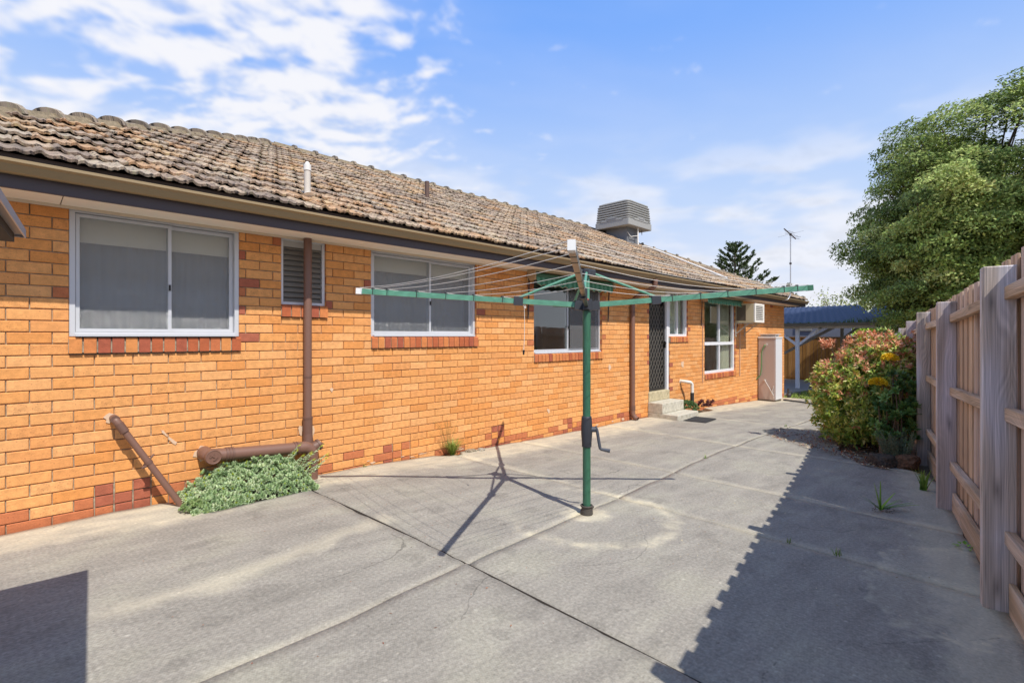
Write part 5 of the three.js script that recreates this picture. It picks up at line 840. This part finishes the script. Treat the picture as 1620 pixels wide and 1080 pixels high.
bladePlant('wall_weed', 'tall thin grass weed growing where the paving meets the brick wall', 'weed', [3.92, g(3.9) - 0.02, 0.10], 170, 0.25, 0.24, 0.012, '#7c9a3c', '#b3b766', 0.6);
{
  const o = house; const t = thing('seed_stalks', 'fine dry seed stalks above the wall weed', 'weed', [3.88, g(3.9), 0.07]), L = []; for (let i = 0; i < 9; i++) { const a = rr(-0.6, 0.3); L.push(tube([[0, 0, 0], [a * 0.15, 0.2, 0.02], [a * 0.35, 0.36, 0.04], [a * 0.55, 0.45, 0.05]], 0.0016, 10, 4)); } mesh('stalk', merge(L), std('#8a7a44', 0.9), t);
}
{
  const o = thing('seedling', 'round leaved green seedling at the fence foot beside the nearest post', 'weed', [4.85, g(4.85), 4.86]), t = new Tris(); for (let i = 0; i < 9; i++) { const a = i / 9 * TAU + rr(-0.2, 0.2), d = V(Math.cos(a), rr(0.2, 0.7), Math.sin(a)).normalize(); const p = d.clone().multiplyScalar(rr(0.02, 0.05)); t.leaf(p, d, V(-d.z, 0, d.x).normalize(), rr(0.03, 0.05), rr(0.022, 0.032), vary(lin('#86b53a'), 0.2), -0.004, 0.003); } vmesh('leaves', t, leafMat(0.5, 0.3), o);
}
// ---------------------------------------------------------------- succulents at the wall
function sedum(name, label, pos, hill, n, size, cols, leafN = 20, tipc) {
  const o = thing(name, label, 'succulent', pos), t = new Tris();
  for (let i = 0; i < n; i++) {
    const q = hill(); if (!q) continue; const { p, up } = q, s0 = sideOf(up), s1 = up.clone().cross(s0), base = pick(cols), sz = size * rr(0.7, 1.25), tip = tipc && R() < 0.12 ? lin('#b9c63a') : null;
    for (let k = 0; k < leafN; k++) { const b = k * 2.4, tl = mix(0.2, 1.25, k / leafN), d = s0.clone().multiplyScalar(Math.cos(b) * tl).addScaledVector(s1, Math.sin(b) * tl).addScaledVector(up, 1.2 - tl * 0.8).normalize(), L = sz * mix(0.5, 1, k / leafN); t.leaf(p.clone().addScaledVector(up, (1 - k / leafN) * sz * 0.5), d, V(0, 0, 0).crossVectors(d, up).normalize(), L, L * 0.55, vary(k < leafN * 0.35 && tip ? tip : base, 0.18), 0.15 * L, 0.05 * L); }
  }
  vmesh('rosettes', t, leafMat(0.55, 0.12), o); return o;
}
{
  const cols = ['#b3c99a', '#c0d2a6', '#a4bb8a', '#cbd9b2', '#98b082'].map(lin);
  const hill = () => { const u = rr(-1, 1), v = rr(0, 1), X = 1.50 + u * 0.50, zz = 0.04 + v * 0.50; const rad = Math.max(Math.abs(u) * 0.96, v * 0.5 + Math.abs(u) * 0.5), H = 0.33 * Math.pow(clamp(1 - Math.pow(Math.abs((X - 1.66) / (X > 1.66 ? 0.36 : 0.70)), 2.0)), 0.6) * Math.pow(clamp(1 - Math.pow(v, 2.2)), 0.55) * (1 + 0.12 * n2(X * 8, zz * 8)); if (H < 0.015) return null; const e = 0.05 + 0.95 * R(); return { p: V(X - 1.5, H * Math.pow(e, 0.4) - 0.02, zz), up: V((X - 1.6) * 1.2 + rr(-0.35, 0.35), 1, (v - 0.25) * 1.5 + rr(-0.3, 0.3)).normalize() }; };
  const o = sedum('succulent_mound', 'pale grey green succulent mound under the long brown waste pipe', [1.5, 0, 0], hill, 1900, 0.031, cols, 18, true);
  // longer tails with spirals of pointed leaves on the right
  const t = new Tris(); for (let i = 0; i < 16; i++) { let p = V(0.30 + rr(-0.08, 0.14), rr(0.02, 0.24), 0.20 + rr(-0.02, 0.22)), d = V(rr(0.4, 1), rr(0.0, 0.6), rr(-0.2, 0.5)).normalize(); const L = rr(0.14, 0.26), n = 34; for (let k = 0; k < n; k++) { const u = k / n, q = p.clone().addScaledVector(d, L * u).add(V(0, 0.05 * u * u, 0)), a = k * 2.4, s0 = V(0, 1, 0).cross(d).normalize(), s1 = d.clone().cross(s0), e = s0.multiplyScalar(Math.cos(a)).addScaledVector(s1, Math.sin(a)).addScaledVector(d, 0.55 + u).normalize(); t.leaf(q, e, V(0, 0, 0).crossVectors(e, d).normalize(), 0.032 * (1.1 - 0.4 * u), 0.013, vary(u > 0.85 ? lin('#b7c545') : pick(cols), 0.15), 0.002, 0.002); } }
  vmesh('leafy_tails', t, leafMat(0.55, 0.12), o);
}
sedum('succulent_patch', 'low green succulent patch at the foot of the diagonal waste pipe', [1.06, -0.005, 0.40], () => { const a = rr(0, TAU), r = Math.sqrt(R()), H = 0.085 * Math.sqrt(1 - r * r) + 0.004; return { p: V(Math.cos(a) * r * 0.13, H, Math.sin(a) * r * 0.11), up: V(Math.cos(a) * r * 0.6, 1, Math.sin(a) * r * 0.6).normalize() }; }, 130, 0.022, ['#94ad70', '#a6b97f', '#83a066'].map(lin), 16);
sedum('succulent_cluster', 'green succulent cluster beside the concrete steps', [10.25, g(10.2), 0.22], () => { const a = rr(0, TAU), r = Math.sqrt(R()), H = 0.22 * Math.sqrt(1 - r * r) + 0.01; return { p: V(Math.cos(a) * r * 0.34, H, Math.sin(a) * r * 0.2), up: V(Math.cos(a) * r * 0.6, 1, Math.sin(a) * r * 0.6).normalize() }; }, 190, 0.05, ['#6f8c5a', '#88a070', '#5c7a4c'].map(lin), 14);
sedum('purple_succulent', 'dark purple leaved succulent at the wall right of the green cluster', [11.0, g(11), 0.30], () => { const a = rr(0, TAU), r = Math.sqrt(R()); return { p: V(Math.cos(a) * r * 0.28, rr(0.08, 0.2), Math.sin(a) * r * 0.14), up: V(rr(-0.5, 0.5), 1, rr(-0.5, 0.5)).normalize() }; }, 26, 0.075, ['#6b3f42', '#7d4d4a', '#593438'].map(lin), 14);
// rubble where the paving is broken at the wall
for (const [lab, X, z, w, c] of [['pale broken concrete lump beside the wall weed', 4.22, 0.10, 0.10, '#cfc4b2'], ['white chip of render at the wall foot right of the wall weed', 4.38, 0.13, 0.06, '#e6e2da']]) { const m = mesh('concrete_lump', rockGeo(w, 0.035, 0.05, w * 90), rockM(c), scene); m.position.set(X, g(X) + 0.0, z); tag(m, lab, 'rubble'); }

renderer.render(scene, camera);
